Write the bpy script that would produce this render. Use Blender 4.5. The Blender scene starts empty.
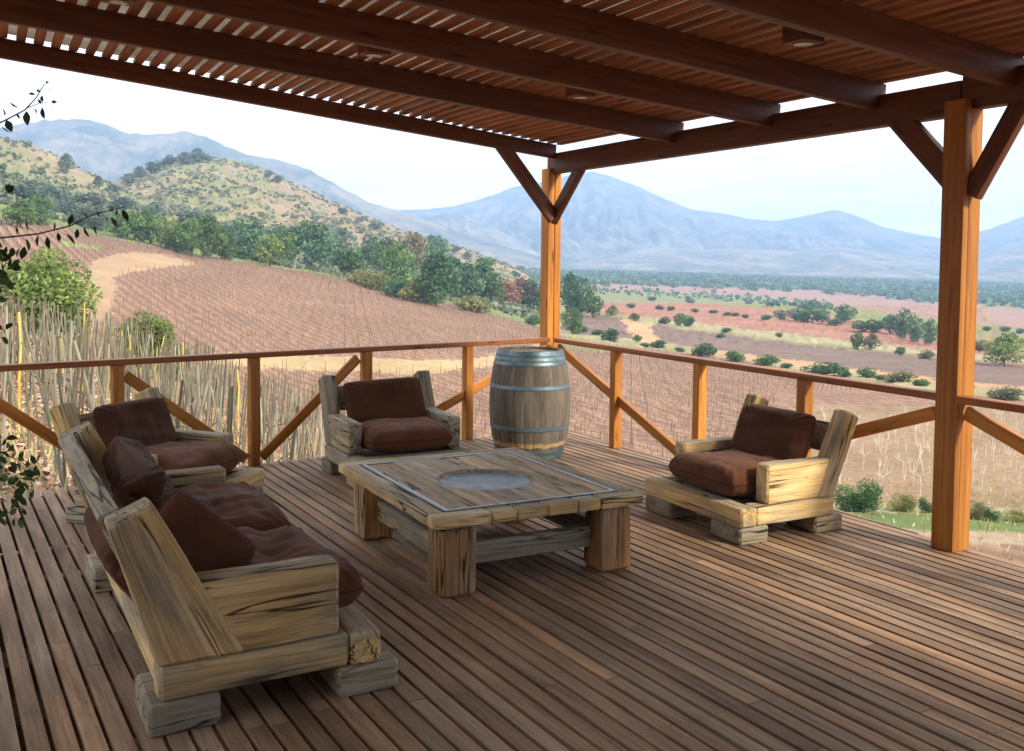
import bpy, math, random
import numpy as np
from mathutils import Vector, Matrix, noise as mnoise
random.seed(7); RS = np.random.RandomState(11)
S = bpy.context.scene
COL = S.collection
pi = math.pi
# ---------------------------------------------------------------- camera
CF, CPY = 991.6986, 310.665
Fv = Vector((0.46931673, 0.88161177, -0.05002492)); Rv = Vector((0.88290368, -0.46945386, 0.00970354)); Uv = Vector((0.01492964, 0.04872122, 0.99870083))
C0 = Vector((0, 0, 1.75))
cd = bpy.data.cameras.new("camera"); cam = bpy.data.objects.new("camera", cd); COL.objects.link(cam)
M = Matrix((Rv, Uv, -Fv)).transposed().to_4x4(); M.translation = C0; cam.matrix_world = M
cd.sensor_width = 36; cd.lens = CF / 1024 * 36; cd.shift_y = (CPY - 375.5) / 1024
cd.clip_start = .05; cd.clip_end = 40000
S.camera = cam
fh = math.hypot(Fv.x, Fv.y); Fh = (Fv.x / fh, Fv.y / fh); Rh = (Fh[1], -Fh[0])
def ray(x, y): return Fv + Rv * ((x - 512) / CF) - Uv * ((y - CPY) / CF)
def rd(x, y, d):
    """(lateral, z) of the sight line through a photo point at ground distance d"""
    v = ray(x, y); f = v.x * Fh[0] + v.y * Fh[1]; r = v.x * Rh[0] + v.y * Rh[1]
    return r / f * d, 1.75 + v.z / f * d
def W(r, d): return (r * Rh[0] + d * Fh[0], r * Rh[1] + d * Fh[1])
# ---------------------------------------------------------------- nodes
def newmat(name):
    m = bpy.data.materials.new(name); m.use_nodes = True
    nt = m.node_tree; nt.nodes.clear()
    return m, nt
class NT:
    def __init__(s, nt): s.nt = nt
    def n(s, t, **k):
        nd = s.nt.nodes.new(t)
        for a, b in k.items(): setattr(nd, a, b)
        return nd
    def l(s, a, b): s.nt.links.new(a, b)
    def attr(s, name):
        a = s.n('ShaderNodeAttribute'); a.attribute_name = name; return a
    def mapping(s, vec, sc, loc=(0, 0, 0), rot=(0, 0, 0)):
        m = s.n('ShaderNodeMapping'); s.l(vec, m.inputs['Vector']); m.inputs['Scale'].default_value = sc; m.inputs['Location'].default_value = loc; m.inputs['Rotation'].default_value = rot
        return m.outputs[0]
    def noise(s, vec, scale, detail=4, rough=.55, dist=0.):
        m = s.n('ShaderNodeTexNoise'); s.l(vec, m.inputs['Vector']); m.inputs['Scale'].default_value = scale; m.inputs['Detail'].default_value = detail
        m.inputs['Roughness'].default_value = rough; m.inputs['Distortion'].default_value = dist
        return m.outputs['Fac']
    def ramp(s, fac, stops, interp='LINEAR'):
        r = s.n('ShaderNodeValToRGB'); s.l(fac, r.inputs[0]); cr = r.color_ramp; cr.interpolation = interp
        while len(cr.elements) < len(stops): cr.elements.new(.5)
        for e, (p, c) in zip(cr.elements, stops):
            e.position = p; e.color = (c, c, c, 1) if isinstance(c, (int, float)) else (*c, 1)
        return r.outputs[0]
    def math(s, op, a, b=None, clamp=False):
        m = s.n('ShaderNodeMath', operation=op, use_clamp=clamp)
        for i, v in enumerate((a, b)):
            if v is None: continue
            if isinstance(v, (int, float)): m.inputs[i].default_value = v
            else: s.l(v, m.inputs[i])
        return m.outputs[0]
    def mix(s, fac, a, b, mode='MIX'):
        m = s.n('ShaderNodeMix', data_type='RGBA', blend_type=mode)
        for i, v in ((0, fac), (6, a), (7, b)):
            if isinstance(v, (int, float)): m.inputs[i].default_value = v if i == 0 else (v, v, v, 1)
            elif isinstance(v, tuple): m.inputs[i].default_value = (*v, 1)
            else: s.l(v, m.inputs[i])
        return m.outputs[2]
    def out(s, color, rough=.8, metal=0., bump=None, bstr=.3, bdist=.005, spec=.3, trans=None, sheen=0):
        p = s.n('ShaderNodeBsdfPrincipled'); o = s.n('ShaderNodeOutputMaterial')
        if isinstance(color, tuple): p.inputs['Base Color'].default_value = (*color, 1)
        else: s.l(color, p.inputs['Base Color'])
        if isinstance(rough, (int, float)): p.inputs['Roughness'].default_value = rough
        else: s.l(rough, p.inputs['Roughness'])
        p.inputs['Metallic'].default_value = metal; p.inputs['Specular IOR Level'].default_value = spec
        if sheen: p.inputs['Sheen Weight'].default_value = sheen; p.inputs['Sheen Roughness'].default_value = .5
        if bump is not None:
            b = s.n('ShaderNodeBump'); b.inputs['Strength'].default_value = bstr; b.inputs['Distance'].default_value = bdist
            s.l(bump, b.inputs['Height']); s.l(b.outputs[0], p.inputs['Normal'])
        sh = p.outputs[0]
        if trans:
            t = s.n('ShaderNodeBsdfTranslucent')
            if isinstance(color, tuple): t.inputs[0].default_value = (*color, 1)
            else: s.l(color, t.inputs[0])
            mx = s.n('ShaderNodeMixShader'); mx.inputs[0].default_value = trans; s.l(sh, mx.inputs[1]); s.l(t.outputs[0], mx.inputs[2]); sh = mx.outputs[0]
        s.l(sh, o.inputs[0])
def stained(name, c1, c2, c3, rough=.5):
    m, nt = newmat(name); N = NT(nt)
    g = N.attr('gc').outputs['Vector']; r = N.attr('rnd').outputs['Fac']
    a = N.noise(N.mapping(g, (1.6, 30, 30)), 1, 5, .6)
    b = N.noise(N.mapping(g, (.9, 5, 5)), 1, 3, .5, .6)
    col = N.ramp(a, [(.3, c1), (.5, c2), (.72, c3)])
    col = N.mix(N.ramp(b, [(.35, .0), (.7, .55)]), col, c1)
    v = N.n('ShaderNodeTexVoronoi'); N.l(N.mapping(g, (1.7, 9, 9)), v.inputs['Vector']); v.inputs['Scale'].default_value = 1
    kn = N.ramp(v.outputs['Distance'], [(.06, 1.), (.16, 0.)])
    col = N.mix(N.math('MULTIPLY', kn, .8), col, tuple(x * .25 for x in c1))
    hv = N.math('MULTIPLY_ADD', r, .5); hv.node.inputs[2].default_value = .75
    col = N.mix(1., col, N.ramp(r, [(0, .72), (1, 1.15)]), 'MULTIPLY')
    N.out(col, rough, bump=a, bstr=.35, bdist=.003, spec=.35)
    return m
def weathered(name, grey, ochre, pale, ochre_amt=.5, crack=.9, top_grey=True):
    m, nt = newmat(name); N = NT(nt)
    g = N.attr('gc').outputs['Vector']; r = N.attr('rnd').outputs['Fac']
    geo = N.n('ShaderNodeNewGeometry'); sp = N.n('ShaderNodeSeparateXYZ'); N.l(geo.outputs['Normal'], sp.inputs[0])
    up = N.ramp(N.math('MULTIPLY_ADD', sp.outputs[2], .5), [(.55, 0.), (.95, 1.)]); up.node.inputs[0].links[0].from_node.inputs[2].default_value = .5
    fine = N.noise(N.mapping(g, (2.2, 42, 42)), 1, 6, .65, .3)
    med = N.noise(N.mapping(g, (1.1, 7, 7), (3, 1, 5)), 1, 5, .6, .3)
    big = N.noise(N.mapping(g, (1.2, 3.2, 3.2), (7, 2, 9)), 1, 4, .6, .25)
    spec = N.noise(N.mapping(g, (14, 30, 30), (1, 6, 2)), 1, 5, .75)
    lo = .62 - .3 * ochre_amt
    f = N.ramp(big, [(lo, 0.), (lo + .16, 1.)])
    if top_grey: f = N.math('MULTIPLY', f, N.math('SUBTRACT', 1., N.math('MULTIPLY', up, .8)))
    gcol = N.ramp(med, [(.25, tuple(x * .55 for x in grey)), (.5, grey), (.75, tuple(min(1, x * 1.5) for x in grey))])
    ocol = N.ramp(med, [(.25, tuple(x * .62 for x in ochre)), (.5, ochre), (.72, pale)])
    col = N.mix(f, gcol, ocol)
    col = N.mix(1., col, N.ramp(fine, [(.25, .55), (.55, 1.), (.8, 1.2)]), 'MULTIPLY')
    col = N.mix(N.ramp(spec, [(.60, 0.), (.72, .5)]), col, tuple(x * .3 for x in grey))
    stn = N.noise(N.mapping(g, (2.0, 5, 5), (2, 8, 3)), 1, 6, .75, .2)
    col = N.mix(N.ramp(stn, [(.60, 0.), (.74, .38)]), col, tuple(x * .5 for x in grey))
    # long checks in the timber
    c1 = N.noise(N.mapping(g, (.5, 10, 10), (0, 3, 1)), 1, 3, .55, .4)
    d1 = N.math('ABSOLUTE', N.math('SUBTRACT', c1, .5))
    ck = N.ramp(d1, [(.005, 1.), (.016, 0.)])
    gate = N.ramp(N.noise(N.mapping(g, (1.2, 2.6, 2.6), (11, 3, 1)), 1, 2), [(.40, 0.), (.48, 1.)])
    ck = N.math('MULTIPLY', N.math('MULTIPLY', ck, gate), crack)
    c2 = N.noise(N.mapping(g, (.8, 20, 20), (5, 3, 1)), 1, 3, .5, .3)
    ck2 = N.math('MULTIPLY', N.ramp(N.math('ABSOLUTE', N.math('SUBTRACT', c2, .5)), [(.003, 1.), (.014, 0.)]), .32 * crack)
    ckk = N.math('MAXIMUM', ck, ck2)
    col = N.mix(ckk, col, (.018, .012, .008))
    col = N.mix(1., col, N.ramp(r, [(0, .8), (1, 1.15)]), 'MULTIPLY')
    h = N.math('SUBTRACT', N.math('MULTIPLY', fine, .35), ckk)
    N.out(col, .82, bump=h, bstr=.7, bdist=.006, spec=.25)
    return m
def plain(name, c, rough=.7, metal=0, nscale=20, amt=.25, bump=.2, spec=.3):
    m, nt = newmat(name); N = NT(nt)
    tc = N.n('ShaderNodeTexCoord').outputs['Object']
    a = N.noise(tc, nscale, 5, .6)
    col = N.ramp(a, [(.3, tuple(x * (1 - amt) for x in c)), (.7, tuple(min(1, x * (1 + amt)) for x in c))])
    N.out(col, rough, metal, bump=a, bstr=bump, bdist=.003, spec=spec); return m
MT = {}
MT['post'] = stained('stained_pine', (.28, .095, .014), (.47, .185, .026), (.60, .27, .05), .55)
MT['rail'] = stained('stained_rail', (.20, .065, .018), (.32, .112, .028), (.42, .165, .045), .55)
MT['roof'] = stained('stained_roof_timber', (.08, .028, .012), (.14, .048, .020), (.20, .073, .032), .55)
MT['lath'] = stained('stained_lath', (.22, .082, .036), (.36, .14, .060), (.46, .195, .088), .6)
MT['timber'] = weathered('weathered_sleeper_timber', (.35, .30, .21), (.62, .42, .175), (.82, .63, .33), .84)
MT['timber_grey'] = weathered('grey_sleeper_timber', (.29, .255, .185), (.48, .35, .18), (.58, .45, .26), .35)
MT['timber_warm'] = weathered('warm_sleeper_timber', (.36, .27, .17), (.50, .26, .10), (.60, .37, .17), .9)
MT['tabletop'] = weathered('tabletop_timber', (.42, .35, .26), (.50, .35, .2), (.6, .44, .26), .55, top_grey=False)
def deckmat():
    m, nt = newmat('worn_deck_boards'); N = NT(nt)
    g = N.attr('gc').outputs['Vector']; r = N.attr('rnd').outputs['Fac']
    tc = N.n('ShaderNodeTexCoord').outputs['Object']
    fine = N.noise(N.mapping(g, (3, 70, 70)), 1, 6, .65, .2)
    med = N.noise(N.mapping(g, (1.1, 10, 10)), 1, 4, .6, .5)
    patch = N.noise(tc, .8, 5, .6); speck = N.noise(tc, 38, 4, .7)
    col = N.ramp(med, [(.25, (.165, .105, .068)), (.5, (.30, .208, .138)), (.75, (.46, .335, .23))])
    tint = N.ramp(r, [(0, (.62, .56, .52)), (.3, (.92, .84, .76)), (.55, (1.02, .95, .9)), (.8, (.82, .84, .84)), (1, (1.18, 1.02, .86))])
    col = N.mix(1., col, tint, 'MULTIPLY')
    col = N.mix(1., col, N.ramp(fine, [(.25, .6), (.55, 1.), (.8, 1.2)]), 'MULTIPLY')
    col = N.mix(1., col, N.ramp(patch, [(.3, .78), (.7, 1.18)]), 'MULTIPLY')
    col = N.mix(N.ramp(speck, [(.66, 0.), (.74, .65)]), col, (.07, .045, .03))
    N.out(col, .72, bump=fine, bstr=.6, bdist=.003, spec=.25)
    return m
MT['deck'] = deckmat()
def fabric():
    m, nt = newmat('brown_canvas'); N = NT(nt)
    tc = N.n('ShaderNodeTexCoord').outputs['Object']
    r = N.attr('rnd').outputs['Fac']
    a = N.noise(tc, 4, 4, .6); w = N.noise(tc, 240, 2, .5)
    col = N.ramp(a, [(.3, (.052, .025, .013)), (.7, (.092, .043, .024))])
    col = N.mix(1., col, N.ramp(w, [(.3, .8), (.7, 1.15)]), 'MULTIPLY')
    col = N.mix(1., col, N.ramp(r, [(0, (.62, .5, .5)), (1, (1.8, 1.5, 1.35))]), 'MULTIPLY')
    N.out(col, .92, bump=w, bstr=.25, bdist=.001, spec=.1, sheen=.06)
    return m
MT['fabric'] = fabric()
MT['dark'] = plain('blackened_wood', (.03, .027, .024), .8)
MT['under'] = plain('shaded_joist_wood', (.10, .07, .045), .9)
def barrelmat():
    m, nt = newmat('oak_staves'); N = NT(nt)
    g = N.attr('gc').outputs['Vector']; r = N.attr('rnd').outputs['Fac']
    fine = N.noise(N.mapping(g, (3, 60, 60)), 1, 6, .65, .3); med = N.noise(N.mapping(g, (2, 9, 9)), 1, 4, .6, .6)
    col = N.ramp(med, [(.25, (.07, .06, .047)), (.5, (.135, .115, .09)), (.75, (.21, .18, .14))])
    col = N.mix(1., col, N.ramp(r, [(0, .85), (1, 1.1)]), 'MULTIPLY')
    col = N.mix(1., col, N.ramp(fine, [(.25, .6), (.6, 1.1)]), 'MULTIPLY')
    # pale water mark near the foot
    sp = N.n('ShaderNodeSeparateXYZ'); N.l(g, sp.inputs[0])
    wob = N.math('MULTIPLY_ADD', med, .06); wob.node.inputs[2].default_value = 0
    z = N.math('ADD', sp.outputs[0], wob)
    band = N.ramp(z, [(.14, 0.), (.15, .8), (.175, .6), (.19, 0.)])
    col = N.mix(band, col, (.5, .34, .15))
    N.out(col, .75, bump=fine, bstr=.5, bdist=.003)
    return m
MT['stave'] = barrelmat()
def hoopmat():
    m, nt = newmat('galvanised_hoop'); N = NT(nt)
    tc = N.n('ShaderNodeTexCoord').outputs['Object']
    a = N.noise(N.mapping(tc, (6, 6, 18)), 1, 5, .6)
    col = N.ramp(a, [(.3, (.08, .13, .16)), (.55, (.17, .24, .27)), (.75, (.28, .33, .34))])
    N.out(col, N.ramp(a, [(.3, .6), (.7, .42)]), .65, bump=a, bstr=.15, bdist=.002, spec=.5); return m
MT['hoop'] = hoopmat()
def dishmat():
    m, nt = newmat('zinc_dish'); N = NT(nt)
    tc = N.n('ShaderNodeTexCoord').outputs['Object']
    a = N.noise(tc, 5, 5, .65, 1.2); b = N.noise(tc, 40, 3, .6)
    col = N.ramp(a, [(.3, (.10, .14, .17)), (.5, (.20, .25, .29)), (.7, (.40, .45, .48))])
    N.out(col, N.ramp(a, [(.3, .45), (.7, .7)]), .2, bump=b, bstr=.1, bdist=.002, spec=.3); return m
MT['dish'] = dishmat()
MT['steel'] = plain('dark_steel_strip', (.02, .02, .022), .4, .6, spec=.5)
MT['steel_l'] = plain('bright_steel_strip', (.42, .44, .46), .35, .8, spec=.5)
def sheetmat():
    m, nt = newmat('fibre_roof_sheet'); N = NT(nt)
    tc = N.n('ShaderNodeTexCoord').outputs['Object']
    a = N.noise(tc, 3, 5, .6)
    col = N.ramp(a, [(.3, (.34, .30, .26)), (.7, (.56, .51, .46))])
    N.out(col, .8, trans=.6, spec=.1); return m
MT['sheet'] = sheetmat()
MT['lamp'] = plain('lamp_lens', (.6, .55, .5), .3)
def leafmat(name, transl=.3):
    m, nt = newmat(name); N = NT(nt)
    oi = N.n('ShaderNodeObjectInfo'); r = N.attr('rnd').outputs['Fac']
    col = N.mix(1., oi.outputs['Color'], N.ramp(r, [(0, (.45, .5, .5)), (.5, (.95, .95, .95)), (1, (1.65, 1.5, 1.3))]), 'MULTIPLY')
    N.out(col, .7, spec=.2, trans=transl); return m
MT['leaf'] = leafmat('foliage')
def objcol(name, rough=.85, sc=6):
    m, nt = newmat(name); N = NT(nt)
    oi = N.n('ShaderNodeObjectInfo'); r = N.attr('rnd').outputs['Fac']; tc = N.n('ShaderNodeTexCoord').outputs['Object']
    a = N.noise(N.mapping(tc, (sc, sc, sc * .15)), 1, 5, .6)
    col = N.mix(1., oi.outputs['Color'], N.ramp(a, [(.3, .55), (.7, 1.35)]), 'MULTIPLY')
    col = N.mix(1., col, N.ramp(r, [(0, .7), (1, 1.25)]), 'MULTIPLY')
    N.out(col, rough, spec=.2, bump=a, bstr=.4, bdist=.005); return m
MT['bark'] = objcol('bark'); MT['stake'] = objcol('stake_wood', .85, 12)
# ---------------------------------------------------------------- mesh helper
class MB:
    def __init__(s): s.v = []; s.f = []; s.gc = []; s.r = []; s.mi = []
    def add(s, vs, fs, gcs=None, rnd=None, mi=0):
        b = len(s.v); s.v += [tuple(v) for v in vs]; s.gc += [tuple(g) for g in (gcs or vs)]
        rnd = random.random() if rnd is None else rnd
        for f in fs: s.f.append(tuple(b + i for i in f)); s.r.append(rnd); s.mi.append(mi)
    def beam(s, A, B, w, h, side=None, bev=.008, cutA=None, cutB=None, wob=0., seg=6, rnd=None, nd=2, taper=1., taperw=1.):
        """timber from A to B; w across `side`, h across the third axis"""
        A = Vector(A); B = Vector(B); a = (B - A); L = a.length; a = a / L
        sd = Vector(side) if side is not None else (Vector((0, 0, 1)).cross(a) if abs(a.z) < .95 else Vector((1, 0, 0)))
        sd = (sd - a * sd.dot(a)).normalized(); up = a.cross(sd).normalized()
        hw, hh = w / 2, h / 2; b = min(bev, hw * .6, hh * .6)
        sec = []
        for (cx, cy, a0) in ((hw - b, hh - b, 0), (-hw + b, hh - b, 90), (-hw + b, -hh + b, 180), (hw - b, -hh + b, 270)):
            for k in (0, 45, 90):
                t = math.radians(a0 + k); sec.append((cx + b * math.cos(t), cy + b * math.sin(t)))
            nx = {0: (-1, 0), 90: (0, -1), 180: (1, 0), 270: (0, 1)}[a0]
            ln = (2 * hw - 2 * b) if nx[0] else (2 * hh - 2 * b)
            for k in range(1, nd + 1):
                x, y = sec[-1] if k == 1 else base
                if k == 1: base = (x, y)
                sec.append((base[0] + nx[0] * ln * k / (nd + 1), base[1] + nx[1] * ln * k / (nd + 1)))
        n = len(sec); off = Vector((random.uniform(0, 40), random.uniform(0, 40), random.uniform(0, 40)))
        vs = []; gs = []; ts = [0., b / L] + [i / seg for i in range(1, seg)] + [1 - b / L, 1.]
        for j, t in enumerate(ts):
            endk = j == 0 or j == len(ts) - 1
            for (x, y) in sec:
                if endk: x *= (1 - b / hw * .8); y *= (1 - b / hh * .8)
                tp = 1 + (taper - 1) * t; tw = 1 + (taperw - 1) * t
                o = sd * x * tp * tw + up * y * tp
                tA = 0.; tB = L
                if cutA is not None: c = Vector(cutA); tA = -c.dot(o) / c.dot(a)
                if cutB is not None: c = Vector(cutB); tB = L - c.dot(o) / c.dot(a)
                P = A + o + a * (tA + (tB - tA) * t)
                if wob:
                    q = (P + off) * 4.
                    nn = mnoise.noise(q) * wob + mnoise.noise(q * 3.7) * wob * .5
                    P = P + o.normalized() * nn
                vs.append(P); gs.append((t * L + off.x, x + off.y, y + off.z))
        fs = []
        for j in range(len(ts) - 1):
            for i in range(n):
                fs.append((j * n + i, j * n + (i + 1) % n, (j + 1) * n + (i + 1) % n, (j + 1) * n + i))
        fs.append(tuple(range(n - 1, -1, -1))); fs.append(tuple((len(ts) - 1) * n + i for i in range(n)))
        s.add(vs, fs, gs, rnd)
    def tube(s, pts, rads, n=6, rnd=None, cap=True):
        vs = []; gs = []; fs = []; L = 0
        for j, p in enumerate(pts):
            p = Vector(p); q = Vector(pts[min(j + 1, len(pts) - 1)]) - Vector(pts[max(j - 1, 0)])
            q.normalize(); x = q.cross(Vector((.13, .99, .05)) if abs(q.y) < .9 else Vector((1, 0, 0))).normalized(); y = q.cross(x)
            if j: L += (p - Vector(pts[j - 1])).length
            for i in range(n):
                t = 2 * pi * i / n; vs.append(p + (x * math.cos(t) + y * math.sin(t)) * rads[j]); gs.append((L, math.cos(t) * .05, math.sin(t) * .05))
        for j in range(len(pts) - 1):
            for i in range(n): fs.append((j * n + i, j * n + (i + 1) % n, (j + 1) * n + (i + 1) % n, (j + 1) * n + i))
        if cap: fs.append(tuple(range(n - 1, -1, -1))); fs.append(tuple((len(pts) - 1) * n + i for i in range(n)))
        s.add(vs, fs, gs, rnd)
    def lathe(s, prof, n=48, rnd=None, center=(0, 0, 0), closed=False):
        vs = []; gs = []; fs = []
        for (r, z) in prof:
            for i in range(n):
                t = 2 * pi * i / n; vs.append((center[0] + r * math.cos(t), center[1] + r * math.sin(t), center[2] + z)); gs.append((z, r * math.cos(t), r * math.sin(t)))
        m = len(prof)
        for j in range(m if closed else m - 1):
            for i in range(n): k = (j + 1) % m; fs.append((j * n + i, j * n + (i + 1) % n, k * n + (i + 1) % n, k * n + i))
        s.add(vs, fs, gs, rnd)
    def mesh(s, name, mats, smooth=35):
        me = bpy.data.meshes.new(name); me.from_pydata(s.v, [], s.f)
        for m in (mats if isinstance(mats, (list, tuple)) else [mats]): me.materials.append(m)
        a = me.attributes.new('gc', 'FLOAT_VECTOR', 'POINT'); a.data.foreach_set('vector', np.array(s.gc, dtype=np.float32).ravel())
        a = me.attributes.new('rnd', 'FLOAT', 'FACE'); a.data.foreach_set('value', np.array(s.r, dtype=np.float32))
        me.polygons.foreach_set('material_index', s.mi)
        if smooth:
            me.polygons.foreach_set('use_smooth', [True] * len(s.f)); me.set_sharp_from_angle(angle=math.radians(smooth))
        me.update(); return me
    def build(s, name, mats, parent=None, smooth=35): return link(name, s.mesh(name, mats, smooth), parent)
def link(name, me, parent=None, loc=None):
    o = bpy.data.objects.new(name, me); COL.objects.link(o)
    if parent: o.parent = parent
    if loc is not None: o.location = loc
    return o
def tag(o, label=None, cat=None, group=None, kind=None):
    for k, v in (('label', label), ('category', cat), ('group', group), ('kind', kind)):
        if v: o[k] = v
    return o
def thing(name, label, cat, loc=(0, 0, 0), rz=0., group=None):
    o = bpy.data.objects.new(name, None); COL.objects.link(o); o.location = loc; o.rotation_euler = (0, 0, rz); o.empty_display_size = .2
    return tag(o, label, cat, group)
def fastmesh(name, V, Fq, mat, rnd=None, k=4, smooth=False, cols=None):
    me = bpy.data.meshes.new(name); V = np.asarray(V, np.float32); Fq = np.asarray(Fq, np.int32)
    me.vertices.add(len(V)); me.vertices.foreach_set('co', V.ravel())
    me.loops.add(Fq.size); me.loops.foreach_set('vertex_index', Fq.ravel())
    me.polygons.add(len(Fq)); me.polygons.foreach_set('loop_start', np.arange(len(Fq), dtype=np.int32) * k)
    try: me.polygons.foreach_set('loop_total', np.full(len(Fq), k, np.int32))
    except Exception: pass
    if smooth: me.polygons.foreach_set('use_smooth', np.ones(len(Fq), bool))
    for m in (mat if isinstance(mat, (list, tuple)) else [mat]): me.materials.append(m)
    if rnd is not None:
        a = me.attributes.new('rnd', 'FLOAT', 'FACE'); a.data.foreach_set('value', np.asarray(rnd, np.float32))
    if cols is not None:
        a = me.color_attributes.new('zone', 'FLOAT_COLOR', 'POINT'); a.data.foreach_set('color', np.asarray(cols, np.float32).ravel())
    me.update(calc_edges=True); me.validate(); return me
# ---------------------------------------------------------------- terrain
DL = [5, 8, 12, 16, 22, 30, 40, 60, 90, 130, 180, 240, 330, 500, 800, 1300, 2000, 3000]
TY = {0: [650, 530, 470, 438, 400, 365, 340, 335, 312, 285, 262, 244, 218, 192, 178],
      100: [700, 560, 490, 455, 418, 382, 358, 362, 345, 318, 290, 266, 240, 222, 208],
      200: [760, 610, 530, 490, 450, 412, 388, 388, 372, 345, 312, 285, 258, 243, 233],
      300: [820, 680, 590, 540, 492, 452, 430, 420, 400, 370, 338, 308, 275, 262, 252],
      400: [900, 760, 650, 590, 535, 490, 462, 440, 415, 385, 352, 325, 297, 284, 276],
      480: [950, 800, 690, 620, 555, 505, 472, 447, 425, 395, 362, 337, 312, 298, 290],
      560: [1000, 850, 720, 640, 570, 515, 480, 452, 432, 402, 374, 354, 336, 318, 303, 289, 278, 271],
      700: [1050, 900, 760, 670, 595, 540, 500, 470, 445, 415, 388, 368, 350, 330, 313, 297, 283, 275],
      850: [1050, 900, 780, 690, 620, 565, 520, 485, 452, 422, 396, 376, 357, 336, 318, 303, 289, 280],
      1024: [1050, 900, 790, 710, 640, 580, 535, 490, 452, 422, 398, 379, 360, 340, 322, 308, 294, 285]}
def az_of(px, py=260): v = ray(px, py); f = v.x * Fh[0] + v.y * Fh[1]; r = v.x * Rh[0] + v.y * Rh[1]; return math.atan2(r, f)
kx = sorted(TY); kaz = np.array([az_of(x) for x in kx])
KZ = []
for x in kx:
    ys = TY[x]; z = [rd(x, y, d)[1] for y, d in zip(ys, DL)]
    while len(z) < len(DL): z.append(z[-1])
    KZ.append(z)
KZ = np.array(KZ); lD = np.log(DL)
fine = np.radians(np.arange(-34, 34.01, .1)); az = np.concatenate([np.radians(np.arange(-180, -34, 2.)), fine, np.radians(np.arange(36, 180.1, 2.))])
rho = np.concatenate([np.linspace(.2, 3.4, 8), np.exp(np.linspace(np.log(4), np.log(3600), 560)), [4500, 6000, 7300, 8600]])
AZ, RH = np.meshgrid(az, rho, indexing='ij')
DD = RH * np.maximum(np.cos(AZ), .62)
def smooth(Z, n=2, ax=(0, 1)):
    for _ in range(n):
        for a in ax:
            Zp = np.pad(Z, [(1, 1) if i == a else (0, 0) for i in range(2)], mode='edge')
            Z = (np.take(Zp, range(0, Z.shape[a]), a) + 2 * Z + np.take(Zp, range(2, Z.shape[a] + 2), a)) / 4
    return Z
zc = np.array([[np.interp(l, lD, row) for l in np.log(np.clip(rho, 5, 3000))] for row in KZ])  # columns x rho (as depth)
def table(azv, dv):
    a = np.clip(azv, kaz[0], kaz[-1]); i = np.clip(np.searchsorted(kaz, a) - 1, 0, len(kaz) - 2); t = (a - kaz[i]) / (kaz[i + 1] - kaz[i]); t = t * t * (3 - 2 * t) * .5 + t * .5
    l = np.log(np.clip(dv, 5, 3000)); j = np.clip(np.searchsorted(lD, l) - 1, 0, len(lD) - 2); u = (l - lD[j]) / (lD[j + 1] - lD[j])
    return (KZ[i, j] * (1 - t) + KZ[i + 1, j] * t) * (1 - u) + (KZ[i, j + 1] * (1 - t) + KZ[i + 1, j + 1] * t) * u
Z = table(AZ, DD)
Z[:, 9:-4] = smooth(Z[:, 9:-4], 14)
def vnoise(x, y, seed, octs=5, rough=.5, ridged=False):
    rs = np.random.RandomState(seed); g = rs.rand(256, 256); out = 0; amp = 1; tot = 0
    for o in range(octs):
        X = x * 2 ** o + 17.3 * o; Y = y * 2 ** o + 9.1 * o; xi = np.floor(X).astype(int); yi = np.floor(Y).astype(int); fx = X - xi; fy = Y - yi
        fx = fx * fx * (3 - 2 * fx); fy = fy * fy * (3 - 2 * fy)
        v = (g[xi & 255, yi & 255] * (1 - fx) + g[(xi + 1) & 255, yi & 255] * fx) * (1 - fy) + (g[xi & 255, (yi + 1) & 255] * (1 - fx) + g[(xi + 1) & 255, (yi + 1) & 255] * fx) * fy
        if ridged: v = 1 - abs(2 * v - 1)
        out = out + v * amp; tot += amp; amp *= rough
    return out / tot
def crest(pts, azv):
    a = np.array([az_of(x, y) for x, y in pts]); t = np.array([ (lambda v: v.z / (v.x * Fh[0] + v.y * Fh[1]))(ray(x, y)) for x, y in pts])
    return np.interp(azv, a, t)
HILLW = np.zeros_like(Z)
def hill(Z, pts, dc, d0, seed, amp):
    global HILLW
    T = crest(pts, AZ); zc = 1.75 + T * dc
    t = np.clip((DD - d0) / (dc - d0), 0, 1); zb = table(AZ, np.full_like(AZ, d0))
    n = vnoise(AZ * 26, DD / 160, seed, 4, .5, True) - .6
    prof = zb + (zc - zb) * (t ** 1.25) + n * amp * np.sin(pi * t) * np.clip((zc - zb) / 40, 0, 1)
    prof = np.where(DD > dc, zc - (DD - dc) * .35, prof)
    ok = (AZ < .45) & (DD > d0)
    m = ok & (prof > Z)
    HILLW = np.where(m, 1., HILLW)
    return np.where(m, prof, Z)
Z = hill(Z, [(-700, 90), (-300, 60), (-100, 95), (0, 137), (25, 143), (50, 152), (75, 166), (100, 179), (130, 194), (170, 210), (230, 232), (300, 300)], 700, 380, 3, 14)
Z = hill(Z, [(0, 330), (60, 218), (85, 199), (105, 187), (128, 175), (150, 166), (175, 159), (200, 156), (230, 159), (255, 166), (280, 176), (305, 188), (330, 200), (365, 216), (400, 229), (430, 238), (460, 247), (490, 258), (520, 270), (550, 290), (580, 340)], 1150, 420, 5, 22)
Z[:, :9] = np.minimum(Z[:, :9], -.9); Z[:, -4:] = Z[:, -5:-4]
near = np.clip(1 - (RH - 7) / 6, 0, 1)
back = np.clip((np.abs(AZ) - .9) / .6, 0, 1)
Z = Z + (vnoise(AZ * RH * .5 + 50, RH * .5, 9, 4) - .5) * np.clip(RH * .02, .12, 2.5) * (HILLW * .8 + .35)
Z = np.where(RH < 9, np.minimum(Z, -.45), Z)
ZS = Z.copy(); lr = np.log(rho)
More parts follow.
